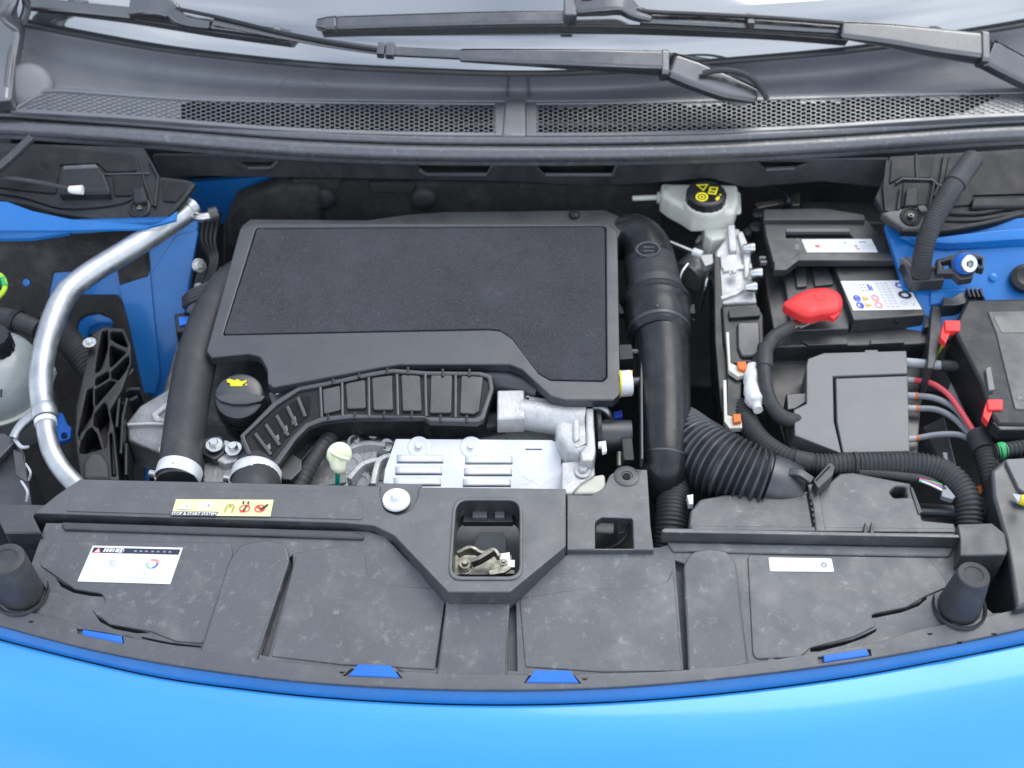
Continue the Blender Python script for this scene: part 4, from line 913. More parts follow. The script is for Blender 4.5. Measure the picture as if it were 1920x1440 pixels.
slab('side_block', fil([(1474, 738), (1514, 736), (1514, 752), (1492, 766), (1476, 768)], 2), FP, .04, 'plastic_smooth', fc, .002, off=-.006)
slab('tray_wall', fil([(1440, 650), (1720, 648), (1730, 700), (1720, 860), (1480, 860), (1450, 760)], 4), FP, .06, 'plastic_dark', fc, .002, off=-.05)
# wires from the cover
def wire(name, label, pts, mat, sleeve=None):
    t = thing(name, label, 'wire', at(pts[-1][0], pts[-1][1], pts[-1][2]), 'wires from the fuse cover')
    ptube('wire', pts, mat, t, 10)
    if sleeve: ptube('sleeve', sleeve, 'silver_wire', t, 10, sub=1); e = sleeve[-1]; ptube('marker', [(e[0], e[1], e[2], e[3] + .6), (e[0] + 5, e[1] + .5, e[2], e[3] + .6)], 'orange', t, 10, sub=1)
    return t
wire('fuse_wire', 'red wire arching from the fuse cover', [(1712, 713, -.05, 5.5), (1745, 718, -.045, 5.5), (1778, 740, -.042, 5.5), (1806, 778, -.042, 5.5), (1838, 830, -.045, 5.5), (1850, 860, -.06, 5.5)], 'red_wire', [(1696, 712, -.05, 6), (1714, 713, -.05, 6)])
wire('fuse_wire', 'upper grey wire just below the red wire', [(1714, 742, -.055, 6), (1750, 746, -.052, 6), (1785, 762, -.052, 6), (1812, 792, -.054, 6), (1836, 835, -.06, 6)], 'grey_wire', [(1696, 741, -.055, 6.5), (1715, 742, -.055, 6.5)])
wire('fuse_wire', 'second grey wire curving beneath the upper grey wire', [(1716, 766, -.060, 6), (1755, 768, -.058, 6), (1788, 784, -.058, 6), (1815, 812, -.06, 6), (1834, 840, -.066, 6)], 'grey_wire', [(1698, 765, -.06, 6.5), (1717, 766, -.06, 6.5)])
wire('fuse_wire', 'lowest grey wire running level out of the fuse cover', [(1716, 822, -.065, 6), (1760, 815, -.062, 6), (1800, 816, -.06, 6), (1834, 832, -.064, 6)], 'grey_wire', [(1698, 824, -.065, 6.5), (1717, 822, -.065, 6.5)])
sw = thing('jacketed_cable', 'silver jacketed cable between fuse cover and fuse box', 'cable', at(1760, 690, -.06))
ptube('jacket', [(1694, 679, -.035, 9), (1730, 682, -.032, 9), (1768, 685, -.03, 9)], 'silver_wire', sw, 12); ptube('tape', [(1764, 685, -.03, 11), (1800, 686, -.028, 11), (1822, 686, -.028, 12)], 'rubber', sw, 12); ptube('end_fitting', [(1800, 686, -.028, 12), (1818, 687, -.028, 12), (1830, 698, -.04, 8)], 'grey_wire', sw, 12)
st = thing('metal_strap', 'perforated grey metal strap behind the red wire', 'bracket', at(1800, 780, -.12))
SP = P3((1790, 710, -.06), (1835, 790, -.075), (1780, 740, -.068))
slab('strap', fil([(1778, 730), (1790, 698), (1800, 700), (1836, 790), (1832, 806), (1818, 800)], 2), SP, .004, 'silver_wire', st, .001, holes=[[(1796, 716), (1802, 716), (1824, 770), (1818, 774)]])

# ================================================================== right fuse box
fb = thing('fuse_box', 'large dark fuse box with sloped lid at the right edge', 'fuse box', at(1880, 680, -.12))
FB = P3((1800, 570, .016), (1920, 570, .016), (1860, 780, .0))
slab('lid', fil([(1812, 560, 6), (2130, 554), (2130, 800), (1872, 796, 6), (1858, 778, 6), (1840, 720), (1790, 622, 6), (1794, 600, 6)], 0), FB, .07, 'plastic_trim', fb, .006)
slab('lid_panel', fil([(1850, 582, 4), (2130, 578), (2130, 770), (1902, 768, 8), (1866, 622, 8)], 0), FB, .006, 'plastic', fb, .003, off=.002)
slab('lid_recess', fil([(1862, 592, 4), (2130, 588), (2130, 622), (1878, 624, 4)], 0), FB, .001, 'plastic_smooth', fb, .0004, off=.0026)
for k in range(2):
    ptube('lid_rail', [(1792 + k * 14, 622 + k * 10, -.004, 9), (1822 + k * 12, 672 + k * 8, -.012, 9), (1838 + k * 8, 704 + k * 10, -.018, 9), (1846 + k * 8, 742, -.022, 9), (1866 + k * 8, 790, -.026, 9)], 'plastic_smooth', fb, 12)
slab('latch', fil([(1848, 690), (1858, 686), (1866, 730), (1854, 732)], 2), FB, .02, 'plastic_grey', fb, .001, off=.006)
slab('lower_rim', fil([(1860, 790), (1880, 780), (2130, 782), (2130, 804), (1876, 806)], 3), FB, .02, 'plastic', fb, .002, off=-.004)
star = [(1912 + (9 if k % 2 else 4) * math.cos(k * math.pi / 5), 746 + (7 if k % 2 else 3) * math.sin(k * math.pi / 5)) for k in range(10)]
slab('embossed_star', star, FB, .0006, 'plastic_grey', fb, 0, off=.0026)
def red_clip(x, y, z, label):
    t = thing('fuse_box_clip', label, 'clip', at(x, y, z - .02), 'red fuse box clips')
    slab('clip_top', fil([(x - 10, y - 18, 2), (x + 20, y - 18, 2), (x + 20, y + 2, 3), (x - 8, y + 2, 2)], 0), Z(z), .012, 'red', t, .0015)
    slab('clip_leg', fil([(x - 10, y - 18), (x - 4, y - 10), (x + 2, y + 2), (x - 8, y + 26), (x - 18, y + 14), (x - 16, y + 2)], 1), Z(z - .004), .010, 'red', t, .001)
    slab('hook', fil([(x + 2, y), (x + 10, y), (x + 8, y + 14), (x + 2, y + 16)], 1), Z(z - .010), .008, 'plastic_gloss', t, .001)
red_clip(1781, 618, .014, 'red clip at the rear corner of the fuse box')
red_clip(1861, 766, .004, 'red clip at the front corner of the fuse box')
fh = thing('fuse_box_connector', 'black cable connector at the rear edge of the fuse box', 'connector', at(1800, 550, -.04))
slab('body', fil([(1768, 556, 2), (1784, 558), (1800, 548), (1840, 546, 3), (1842, 560, 3), (1796, 572), (1768, 572, 2)], 2), Z(.004), .03, 'plastic_smooth', fh, .0015)
for k in range(4): slab('fin', [(1812 + k * 8, 540), (1816 + k * 8, 540), (1822 + k * 8, 556), (1818 + k * 8, 556)], Z(.012), .012, 'plastic_gloss', fh, .0006)
slab('dark_panel', fil([(1748, 556), (1764, 552), (1766, 640), (1750, 690), (1738, 690)], 3), Z(-.01), .1, 'plastic_dark', fh, .002)

# wiring looms
def loom(label, pts, mat='conduit', rings=(.006, .0016), wraps=()):
    t = thing('wiring_loom', label, 'wiring loom', at(pts[-1][0], pts[-1][1], pts[-1][2]), 'corrugated wiring looms')
    ptube('conduit', pts, mat, t, 20, rings=rings)
    for a, b in wraps: ptube('tape_wrap', [a, b], 'rubber', t, 18, sub=1)
loom('corrugated loom passing under the fuse cover to the right', [(1392, 762, -.05, 20), (1402, 795, -.046, 21), (1430, 832, -.042, 21), (1480, 862, -.036, 21), (1540, 872, -.034, 21), (1620, 872, -.032, 23), (1710, 874, -.030, 26), (1765, 886, -.030, 27), (1800, 915, -.034, 26), (1816, 950, -.04, 25), (1818, 1010, -.06, 25)], rings=(.0058, .0018), wraps=(((1490, 866, -.034, 23), (1522, 872, -.033, 23)), ((1600, 871, -.031, 24), (1606, 871, -.031, 25))))
loom('corrugated loom dropping behind the right headlight housing', [(1838, 822, -.05, 20), (1848, 850, -.048, 20), (1856, 890, -.05, 18), (1866, 940, -.055, 17), (1872, 1000, -.07, 16)], wraps=(((1834, 816, -.05, 22), (1846, 848, -.047, 22)),))
loom('thin black loom along the filter box rear edge', [(1480, 790, -.07, 9), (1484, 830, -.06, 9), (1500, 862, -.05, 9)], rings=None)
loom('thin smooth loom above the white plug', [(1610, 886, -.03, 8), (1680, 892, -.028, 9), (1740, 902, -.028, 9), (1780, 930, -.034, 9)], rings=None)
cw = thing('plug_wires', 'red blue and green wires with a white plug', 'wires', at(1760, 920, -.06))
for k, c in enumerate(('red_wire', 'blue_wire', 'white', 'green')): ptube('wire', [(1724, 898 + k * 1.5, -.022, 2.4), (1745, 904 + k * 2.4 - (k == 3) * 8, -.020, 2.4), (1766, 914 + k * 2.5 - (k == 3) * 12, -.022, 2.4)], c, cw, 8)
slab('plug', fil([(1766, 914), (1773, 908), (1784, 921), (1792, 931), (1786, 936), (1766, 930)], 2), Z(-.026), .008, 'grey_wire', cw, .001)
# deep parts below the looms
dx = thing('lower_bracket', 'grey metal bracket with orange clip deep in the bay', 'bracket', at(1840, 920, -.2))
slab('plate', fil([(1700, 940), (1840, 950), (1840, 990), (1690, 980)], 3), Z(-.07), .02, 'plastic_dark', dx, .002)
slab('rail', fil([(1708, 952), (1800, 956), (1800, 962), (1710, 958)], 1), Z(-.06), .006, 'grey_wire', dx, .001)
slab('hook', fil([(1828, 930), (1838, 930), (1838, 955), (1852, 958), (1850, 966), (1828, 962)], 1), Z(-.06), .006, 'silver_wire', dx, .001)
slab('clip', fil([(1830, 912), (1844, 908), (1846, 928), (1836, 930)], 1), Z(-.065), .008, 'orange', dx, .001)
slab('bar', fil([(1730, 800), (1770, 780), (1800, 900), (1786, 906)], 2), Z(-.16), .02, 'cast_dark', dx, .002)
slab('tag', fil([(1768, 848), (1776, 848), (1778, 868), (1772, 868)], 1), Z(-.1), .002, 'white', dx, .0004)

# right headlight housing
hr = thing('headlight_housing', 'dark headlight housing with yellow cap at the right edge', 'headlight', at(1900, 1000, -.2), 'headlight housings')
HR = P3((1870, 870, .0), (1920, 860, .0), (1900, 1000, -.01))
slab('housing', fil([(1858, 880, 8), (1884, 858, 8), (2240, 840), (2240, 1070), (1905, 1140, 8), (1885, 1010, 10), (1862, 930, 8)], 0), HR, .14, 'plastic_smooth', hr, .006)
slab('lid', fil([(1884, 860, 4), (2240, 842), (2240, 980), (1930, 930, 6), (1910, 915, 4)], 0), HR, .01, 'plastic_grey', hr, .002, off=.006)
ptube('bulb_cap', [(1913, 936, .016, 10), (1925, 940, .016, 10)], 'yellow', hr, 14, sub=1)
slab('bulb_bracket', fil([(1898, 925), (1930, 930), (1930, 944), (1908, 940)], 1), HR, .004, 'silver_wire', hr, .0006, off=.010)
ptube('cable_seal', [(1872, 846, -.006, 15.5), (1878, 845, -.005, 17), (1884, 844, -.005, 15.5)], 'green', hr, 18, sub=1); ptube('cable_boot', [(1866, 847, -.006, 14), (1888, 844, -.004, 14), (1925, 838, -.002, 14)], 'conduit', hr, 18, rings=(.006, .002))

# a few more cables at the right edge
loom('braided loom leaving the frame beside the front fuse box clip', [(1990, 770, -.02, 24), (1930, 790, -.025, 24), (1918, 820, -.04, 22), (1925, 860, -.06, 22)])
gy = thing('earth_cable', 'thin green and yellow cable below the rear red clip', 'cable', at(1760, 670, -.1))
ptube('cable', [(1778, 632, -.03, 3), (1766, 650, -.035, 3), (1756, 668, -.045, 3), (1750, 690, -.07, 3)], 'green_yellow', gy, 8)

# ================================================================== left side: wing, pipe, tank, engine mount
wl = thing('inner_wing', 'blue painted inner wing with felt lining on the left', 'body panel', at(150, 700, -.4), 'blue painted inner wings')
WL = P3((0, 450, .015), (330, 430, -.005), (300, 720, -.20))
slab('wing_panel', [(-380, 420), (372, 405), (352, 560), (332, 735), (300, 745), (270, 960), (-380, 960)], WL, .004, 'blue_paint', wl, .001, d=Vector((0, 0, -.01)))
slab('felt_lining', fil([(-380, 446), (150, 438), (275, 428, 6), (282, 505, 4), (226, 532, 3), (218, 500), (100, 508, 4), (90, 552), (222, 552, 12), (235, 575, 8), (285, 745, 6), (262, 980), (-380, 980)], 0), WL, .004, 'felt', wl, .002, off=.004,
     holes=[ell(178, 606, 33, 20, 20), ell(49, 529, 8, 8, 14)])
slab('felt_patch', fil([(216, 478), (272, 470), (278, 516), (224, 532)], 4), WL, .004, 'felt', wl, .0015, off=.0075)
c = WL(178, 622, .0)
slab('strut_dome', fil([(146, 622), (150, 604), (164, 593), (185, 588), (206, 596), (214, 606), (188, 604), (168, 612), (158, 640), (150, 640)], 4), WL, .006, 'blue_paint', wl, .003, off=.014)
slab('reinforcement', fil([(222, 538), (245, 520), (282, 512), (300, 700, 6), (292, 735), (270, 735), (240, 600)], 3), WL, .006, 'blue_paint', wl, .002, off=.006)
slab('rear_post', fil([(280, 515), (330, 440), (372, 430), (350, 560), (330, 730), (305, 740), (292, 620)], 3), WL, .006, 'blue_paint', wl, .003, off=.002)
slab('panel_clip', ell(49, 529, 7, 7, 14), WL, .004, 'blue_paint', wl, .001, off=.005)
WF = P3((0, 400, .075), (290, 420, .060), (0, 440, .05))
slab('wing_flange', fil([(-380, 350), (14, 378), (60, 395), (130, 410), (290, 422), (318, 405), (332, 395), (330, 412), (270, 428), (120, 432), (-380, 432)], 0), WF, .004, 'blue_paint', wl, .0015)
slab('wing_flange_step', fil([(-380, 434), (100, 434), (130, 436), (60, 446), (-380, 452)], 0), WF, .006, 'blue_paint', wl, .002, off=-.02)
slab('tow_bracket', fil([(110, 770, 3), (118, 775, 3), (126, 795, 6), (134, 800), (132, 822, 6), (110, 828, 4), (104, 800)], 2), Z(-.10), .008, 'blue_plastic', wl, .002, holes=[ell(120, 816, 6, 6, 12)])

ap = thing('coolant_pipe', 'bent bare aluminium pipe sweeping down the left side', 'pipe', at(130, 900, -.06))
ptube('pipe', [(362, 388, .036, 20), (335, 408, .036, 21), (290, 438, .034, 21.5), (230, 475, .032, 22), (170, 512, .031, 22), (128, 546, .030, 22.5), (104, 590, .026, 22.5), (86, 645, .020, 22), (77, 700, .014, 21.5), (78, 745, .010, 21), (84, 778, .008, 20.5)], 'aluminium', ap, 28)
ptube('lower_pipe', [(84, 774, .008, 18), (88, 815, .002, 18), (98, 850, -.006, 18), (120, 885, -.014, 18), (158, 925, -.022, 18)], 'aluminium', ap, 24)
ptube('joint_ring', [(82, 766, .008, 22), (83, 771, .008, 24), (84, 778, .008, 24), (85, 784, .007, 22)], 'aluminium', ap, 28, sub=1)
ptube('joint_ring', [(85, 788, .006, 20.5), (86, 796, .005, 20.5)], 'shield', ap, 28, sub=1)
ptube('branch', [(66, 776, .004, 10), (48, 790, .0, 10), (34, 806, -.004, 9), (26, 822, -.008, 9)], 'aluminium', ap, 14)
ptube('top_spigot', [(352, 398, .034, 9), (375, 408, .034, 9), (398, 404, .034, 9)], 'steel', ap, 14)
ptube('spigot_nut', [(392, 404, .034, 14), (408, 400, .034, 14)], 'plastic_dark', ap, 12, sub=1)
ptube('end_flare', [(350, 396, .036, 23), (358, 390, .036, 23)], 'aluminium', ap, 24, sub=1)

ct = thing('coolant_tank', 'translucent grey coolant tank with black cap at the left edge', 'coolant tank', at(0, 720, -.2))
p = at(-10, 715, -.06); m = mper(p)
obj('tank_upper', lathe(p, [(96 * m, -.01), (95 * m, .012), (84 * m, .038), (62 * m, .056), (34 * m, .064), (.001, .065)], seg=40), 'tank_grey', ct, smooth=70)
obj('seam_flange', lathe(p, [(96 * m, -.013), (104 * m, -.013), (105 * m, -.009), (96 * m, -.009)], seg=40), 'tank_white', ct)
obj('tank_lower', lathe(p, [(60 * m, -.10), (92 * m, -.08), (96 * m, -.012)], seg=40), 'tank_grey', ct, smooth=70)
obj('cap', lathe(at(-12, 645, .01), [(34 * m, -.03), (34 * m, .010), (32 * m, .016), (.001, .017)], seg=48, lobes=(14, .02, .018)), 'plastic_gloss', ct, smooth=30)
slab('level_mark', [(0, 726), (4, 726), (4, 744), (0, 744)], Z(-.02), .001, 'ink_black', ct, 0)
slab('side_lug', fil([(86, 660), (104, 690), (92, 720), (84, 716)], 2), Z(-.05), .01, 'tank_grey', ct, .002)

em = thing('engine_mount', 'webbed black plastic engine mount arm on the left', 'engine mount', at(190, 850, -.15))
EM = P3((170, 640, -.01), (245, 650, -.02), (180, 890, -.035))
eo = [(172, 625, 6), (192, 612, 8), (232, 615, 8), (246, 645, 8), (247, 680, 10), (230, 730, 12), (206, 770, 10), (214, 800), (224, 900), (150, 900), (140, 815, 10), (142, 760, 10), (156, 700, 10)]
def tri(*p): return fil(list(p), 3)
eh = [tri((192, 620), (201, 619), (201, 656), (188, 692), (178, 700), (184, 660)), tri((207, 621), (228, 622), (240, 652), (218, 642), (207, 634)), tri((206, 646), (236, 660), (206, 690)), tri((209, 696), (241, 665), (241, 686), (222, 712), (209, 708)),
      tri((180, 708), (203, 695), (203, 708), (178, 724)), tri((146, 812), (164, 730), (174, 726), (174, 772), (164, 796), (150, 826)), tri((178, 730), (206, 713), (218, 715), (186, 752), (178, 762)), tri((177, 776), (196, 752), (204, 776), (204, 790), (196, 846), (186, 812), (176, 800)), tri((156, 812), (172, 800), (182, 806), (192, 840), (160, 850), (148, 848)),
      tri((205, 812), (209, 812), (216, 892), (210, 892))]
slab('web_frame', fil(eo, 0), EM, .045, 'plastic_black', em, .0025, holes=eh)
slab('web_floor', fil([(176, 632), (238, 632), (240, 680), (200, 770), (206, 890), (152, 890), (150, 780)], 4), EM, .01, 'plastic_black', em, 0, off=-.036)
for q in ([(218, 800), (225, 720), (250, 690)], [(226, 850), (230, 780), (238, 745)], [(214, 890), (212, 830)], [(236, 890), (236, 830)]): slab('web', band(q, 7), EM, .04, 'plastic_black', em, .002, off=-.004)
slab('saddle', fil([(154, 868), (166, 848, 12), (190, 846, 14), (204, 868), (206, 900), (154, 900)], 6), EM, .03, 'rubber', em, .006, off=.004)
bolt(168, 643, .0, 13, 'steel', em)
mb = thing('mount_bracket', 'grey cast aluminium bracket beside the black hose', 'bracket', at(280, 820, -.12))
MB_ = P3((240, 790, -.05), (318, 735, -.035), (300, 850, -.06))
slab('casting', fil([(236, 792, 4), (262, 760, 6), (316, 728, 4), (330, 728), (330, 862), (310, 854, 5), (240, 826, 5)], 3), MB_, .05, 'cast_dark', mb, .004)
slab('rib', band([(238, 795), (280, 793), (318, 794)], 5), MB_, .02, 'cast_aluminium', mb, .0015, off=.006)
slab('rib', fil([(282, 775), (318, 748), (320, 790), (290, 790)], 3), MB_, .02, 'cast_aluminium', mb, .003, off=.004, holes=[fil([(296, 778), (312, 764), (312, 784)], 2)])
bolt(312, 842, -.036, 14, 'cast_aluminium', mb)
slab('buffer', fil([(214, 790), (238, 770), (240, 830), (220, 860)], 4), MB_, .05, 'rubber', mb, .003, off=-.006)
slab('fan_rib', band([(222, 760), (258, 742)], 6), MB_, .03, 'plastic_gloss', mb, .0015); slab('fan_rib', band([(218, 748), (240, 728), (262, 728)], 6), MB_, .03, 'plastic_gloss', mb, .0015)
lh = thing('heater_hose', 'black corrugated hose behind the aluminium pipe', 'hose', at(130, 640, -.12))
ptube('hose', [(92, 596, -.05, 24), (120, 628, -.055, 24), (155, 672, -.065, 24), (185, 715, -.08, 24)], 'conduit', lh, 22, rings=(.0058, .0022))
l2 = thing('breather_pipe', 'black pipe with clip behind the coolant tank', 'hose', at(30, 610, -.1))
ptube('pipe', [(-40, 585, -.03, 19), (20, 598, -.032, 19), (70, 618, -.04, 18)], 'rubber', l2, 18); ptube('clip', [(26, 598, -.032, 22), (34, 602, -.033, 22)], 'plastic_gloss', l2, 18, sub=1)
l3 = thing('earth_wire', 'green and yellow wire loop at the left edge', 'wire', at(0, 560, -.02))
ptube('wire', [(-20, 512, .02, 5), (0, 516, .022, 5), (9, 530, .022, 5), (7, 545, .02, 5), (-6, 560, .016, 5)], 'green_yellow', l3, 10); ptube('sleeve', [(6, 522, .022, 5.6), (9, 538, .022, 5.6)], 'green', l3, 10, sub=1)
hl = thing('headlight_housing', 'dark headlight housing with pale edge at the left edge', 'headlight', at(20, 900, -.2), 'headlight housings')
slab('housing', fil([(-380, 815), (22, 815, 4), (46, 848, 4), (56, 920), (60, 950), (-380, 950)], 0), P3((0, 820, -.02), (50, 860, -.026), (0, 940, -.05)), .12, 'plastic', hl, .003)
slab('lid', fil([(-380, 808), (10, 812, 3), (28, 828, 3), (-10, 868), (-380, 890)], 0), Z(-.012), .008, 'plastic', hl, .002)
ptube('clip', [(28, 824, -.012, 4), (40, 838, -.014, 4), (54, 838, -.018, 3)], 'silver_wire', hl, 8)
slab('side_plate', fil([(24, 842), (42, 850), (52, 905), (30, 890)], 2), Z(-.016), .003, 'plastic_dark', hl, .0006)
for q in ((40, 902, 50, 940), (48, 870, 54, 900)): ptube('wire', [(q[0], q[1], -.02, 2.5), ((q[0] + q[2]) / 2 + 6, (q[1] + q[3]) / 2, -.02, 2.5), (q[2], q[3], -.03, 2.5)], 'silver_wire', hl, 8)

# small parts between left wing and engine
sm = thing('wiring_plugs', 'cluster of black plugs and bolts beside the blue post', 'connector', at(370, 520, -.1))
bolt(373, 498, -.02, 14, 'steel', sm, axis=Vector((.6, -.5, .6)))
slab('plug', fil([(326, 588), (355, 584), (362, 604), (352, 622), (330, 622)], 3), Z(-.03), .04, 'plastic_gloss', sm, .002)
slab('plug_face', fil([(334, 594), (354, 592), (356, 606), (336, 610)], 2), Z(-.027), .004, 'blue_plastic', sm, .001)
slab('plug', fil([(330, 622), (350, 626), (346, 660), (334, 660)], 2), Z(-.06), .04, 'plastic_dark', sm, .002)
ptube('stub', [(372, 535, -.02, 8), (374, 575, -.03, 8)], 'grey_wire', sm, 12, sub=1)
for k in range(4): ptube('cable', [(385 + k * 9, 400, -.01, 5), (378 + k * 8, 450, -.02, 5), (395 + k * 4, 490, -.03, 5), (380 + k * 5, 540, -.05, 5)], 'plastic_gloss', sm, 8)

# ================================================================== rear: firewall, cowl, wipers, windscreen
fw = thing('firewall_pad', 'dark sound-deadening pad on the firewall behind the engine', 'firewall pad', at(700, 380, -.3))
yf = at(800, 380, -.01).y + .03
FW = YP(yf)
slab('pad', fil([(418, 430), (440, 372, 14), (520, 345, 14), (560, 338), (940, 345), (1240, 352), (1240, 700), (418, 700)], 0), FW, .02, 'felt', fw, .006, d=Vector((0, .02, 0)))
for x in (606, 796): obj('button', lathe(FW(x, 368, .0), [(.021, -.004), (.020, .008), (.015, .013), (.005, .0145)], Vector((0, -1, .15)), 24), 'rubber', fw, smooth=70)
for x0, x1, y in ((548, 640, 346), (690, 780, 352)): slab('pad_flap', fil([(x0, y - 8), (x1, y - 8), (x1 - 6, y + 10), (x0 + 6, y + 10)], 3), FW, .01, 'felt', fw, .003, off=.006, d=Vector((0, .01, 0)))
slab('pad_bulge', fil([(425, 405), (460, 372), (520, 352), (600, 350), (600, 430), (425, 470)], 20), FW, .02, 'felt', fw, .008, off=.02, d=Vector((0, .03, 0)))
fp = thing('firewall', 'blue painted firewall strip under the cowl', 'firewall', at(700, 340, -.4))
slab('panel', [(-300, 236), (2250, 236), (2250, 1000), (-300, 1000)], FW, .01, 'plastic_dark', fp, .001, off=-.04, d=Vector((0, .01, 0)))
slab('painted_strip', fil([(330, 345), (520, 330), (700, 334), (700, 345), (520, 348), (440, 372), (420, 420), (330, 420)], 0), FW, .004, 'blue_paint', fp, .001, off=-.02, d=Vector((0, .01, 0)))
slab('painted_strip', fil([(700, 330), (1160, 330), (1160, 352), (950, 344), (700, 346)], 0), FW, .004, 'ivory', fp, .001, off=-.022, d=Vector((0, .01, 0)))
mw = thing('bulkhead_wiring', 'loose black wiring and metal tab behind the battery', 'wiring', at(1450, 380, -.1))
slab('tab', fil([(1416, 380), (1470, 372), (1472, 380), (1420, 390)], 1), Z(.0), .004, 'zinc', mw, .001)
slab('tab', fil([(1484, 362), (1500, 362), (1500, 384), (1484, 384)], 1), Z(.0), .01, 'zinc', mw, .001)
ptube('cable', [(1452, 350, .01, 5), (1470, 362, .012, 5), (1478, 378, .01, 5), (1462, 392, -.01, 5)], 'plastic_gloss', mw, 10)
for q in ((1420, 405, 14), (1418, 430, 16), (1400, 440, 10)): obj('plug', lathe(at(q[0], q[1], -.01), [(q[2] * .0008, -.04), (q[2] * .0008, .006), (q[2] * .0005, .01)], seg=10), 'plastic_gloss', mw)
slab('dark_duct', fil([(1500, 376), (1700, 380), (1700, 420), (1500, 420)], 6), Z(-.02), .06, 'plastic_dark', mw, .004)

ZS = .118
cw_ = thing('cowl', 'grey plastic cowl panel with honeycomb grille below the windscreen', 'cowl', at(960, 200, .05))
# grille: honeycomb with real openings
GR = P3((500, 255, ZS + .004), (1400, 255, ZS + .004), (960, 190, ZS + .022))
GB = cat([(20, 206), (120, 212), (250, 220), (400, 232), (560, 243), (760, 250), (960, 252), (1160, 251), (1350, 246), (1550, 236), (1700, 226), (1830, 218), (1935, 214)], 4)
GT = cat([(24, 203), (55, 184), (85, 167), (200, 173), (350, 183), (550, 188), (760, 190), (960, 191), (1180, 189), (1400, 184), (1600, 178), (1780, 173), (1900, 170), (1940, 168)], 4)
def yat(L, x):
    for a, b in zip(L, L[1:]):
        if a[0] <= x <= b[0]: return a[1] + (b[1] - a[1]) * (x - a[0]) / (b[0] - a[0])
    return None
def honeycomb(x0, x1, name, skip):
    V, F, idx = [], [], {}
    def vtx(p):
        k = (round(p.x, 5), round(p.y, 5), round(p.z, 5))
        if k not in idx: idx[k] = len(V); V.append(p)
        return idx[k]
    px, py = 9.3, 7.4
    hexo = [(-6.2, 0), (-3.1, -3.7), (3.1, -3.7), (6.2, 0), (3.1, 3.7), (-3.1, 3.7)]
    n = GR.n
    c = int(x0 / px)
    while c * px < x1:
        x = c * px
        if x > x0:
            t = yat(GT, x); b = yat(GB, x)
            if t is not None and b is not None:
                k = 0; y = b - 3.5 - (py / 2 if c % 2 else 0)
                while y > t + 2:
                    op = not skip(x, y, t, b)
                    o = [vtx(GR(x + dx, y + dy)) for dx, dy in hexo]
                    i = [GR(x + dx * .84, y + dy * .82) for dx, dy in hexo]; ii = [len(V) + q for q in range(6)]; V += i
                    dep = -.003 if op else -.0012
                    j = [GR(x + dx * .83, y + dy * .81) + n * dep for dx, dy in hexo]; jj = [len(V) + q for q in range(6)]; V += j
                    for q in range(6):
                        q2 = (q + 1) % 6; F.append([o[q], o[q2], ii[q2], ii[q]]); F.append([ii[q], ii[q2], jj[q2], jj[q]])
                    if not op: F.append(jj)
                    y -= py; k += 1
        c += 1
    me = bpy.data.meshes.new(name); me.from_pydata(V, [], F); me.materials.append(MAT['plastic_cowl'])
    o = bpy.data.objects.new(name, me); COL.objects.link(o); o.parent = cw_; o.location = -cw_.location
    return o
def skipL(x, y, t, b):
    if x < 340 - (y - 190) * .15 or x > 924: return True
    return y < t + 9 and int(x / 60) % 4 == 1 or y < t + 5
def skipR(x, y, t, b):
    if x < 1012: return True
    if x > 1740 and (y - t) > (1900 - x) * .38: return True
    if x > 1890: return True
    return (y < t + 12 and int(x / 75) % 3 == 2) or y < t + 5
honeycomb(30, 940, 'grille_mesh', skipL); honeycomb(1000, 1925, 'grille_mesh', skipR)
slab('grille_frame', [tuple(p) for p in band([(p[0], p[1] + 1) for p in GT], 6)], GR, .008, 'plastic_cowl', cw_, .0012, off=.0015)
slab('grille_frame', [tuple(p) for p in band([(p[0], p[1] - 1) for p in GB], 7)], GR, .008, 'plastic_cowl', cw_, .0012, off=.0015)
for q in ((928, 191, 948, 254), (986, 191, 1006, 254)): slab('grille_end', [(q[0], q[1]), (q[2], q[1]), (q[2], q[3]), (q[0], q[3])], GR, .008, 'plastic_cowl', cw_, .001, off=.0022)
slab('divider', fil([(947, 186, 4), (986, 186, 4), (986, 254), (942, 254)], 0), GR, .014, 'plastic_cowl', cw_, .003, off=.007)
slab('shade_below_grille', [(20, 160), (1930, 160), (1930, 270), (20, 270)], GR, .004, 'shade_black', cw_, 0, off=-.05)  # black sheet that paints the shade beneath the mesh
# dished panel between grille and glass
WB = cat([(-60, 20), (40, 42), (150, 64), (300, 90), (450, 108), (600, 122), (750, 130), (960, 137), (1150, 132), (1310, 118), (1550, 98), (1700, 80), (1812, 62), (1920, 44), (1990, 30)], 4)
xs = [-60 + i * 25 for i in range(83)]
GT2 = [(-60, 170), (84, 168)] + [tuple(p) for p in GT if p[0] > 86] + [(2000, 166)]
R = []
for w in (0, .06, .15, .3, .45, .6, .75, .88, 1):
    row = []
    for x in xs:
        t, b = yat(WB, x), yat(GT2, x); 
        z = ZS + .022 + (.05) * w - .022 * math.sin(math.pi * w) ** 1.0
        row.append(at(x, (b + 1) + (t - b) * w, z))
    R.append(row)
obj('dished_panel', rows(R), 'plastic_scuttle', cw_, smooth=80, solid=.002)
def DP(px, py, off=0):
    t, b = yat(WB, px), yat(GT2, px); w = (py - b - 1) / (t - b)
    w = max(0, min(1, w)); return at(px, py, ZS + .022 + .05 * w - .022 * math.sin(math.pi * w) + .0015 + off)
obj('glass_lip', ribbon([DP(p[0], p[1] + 3, .0) for p in WB[2:-2]], .006, .006), 'rubber', cw_, .0005)
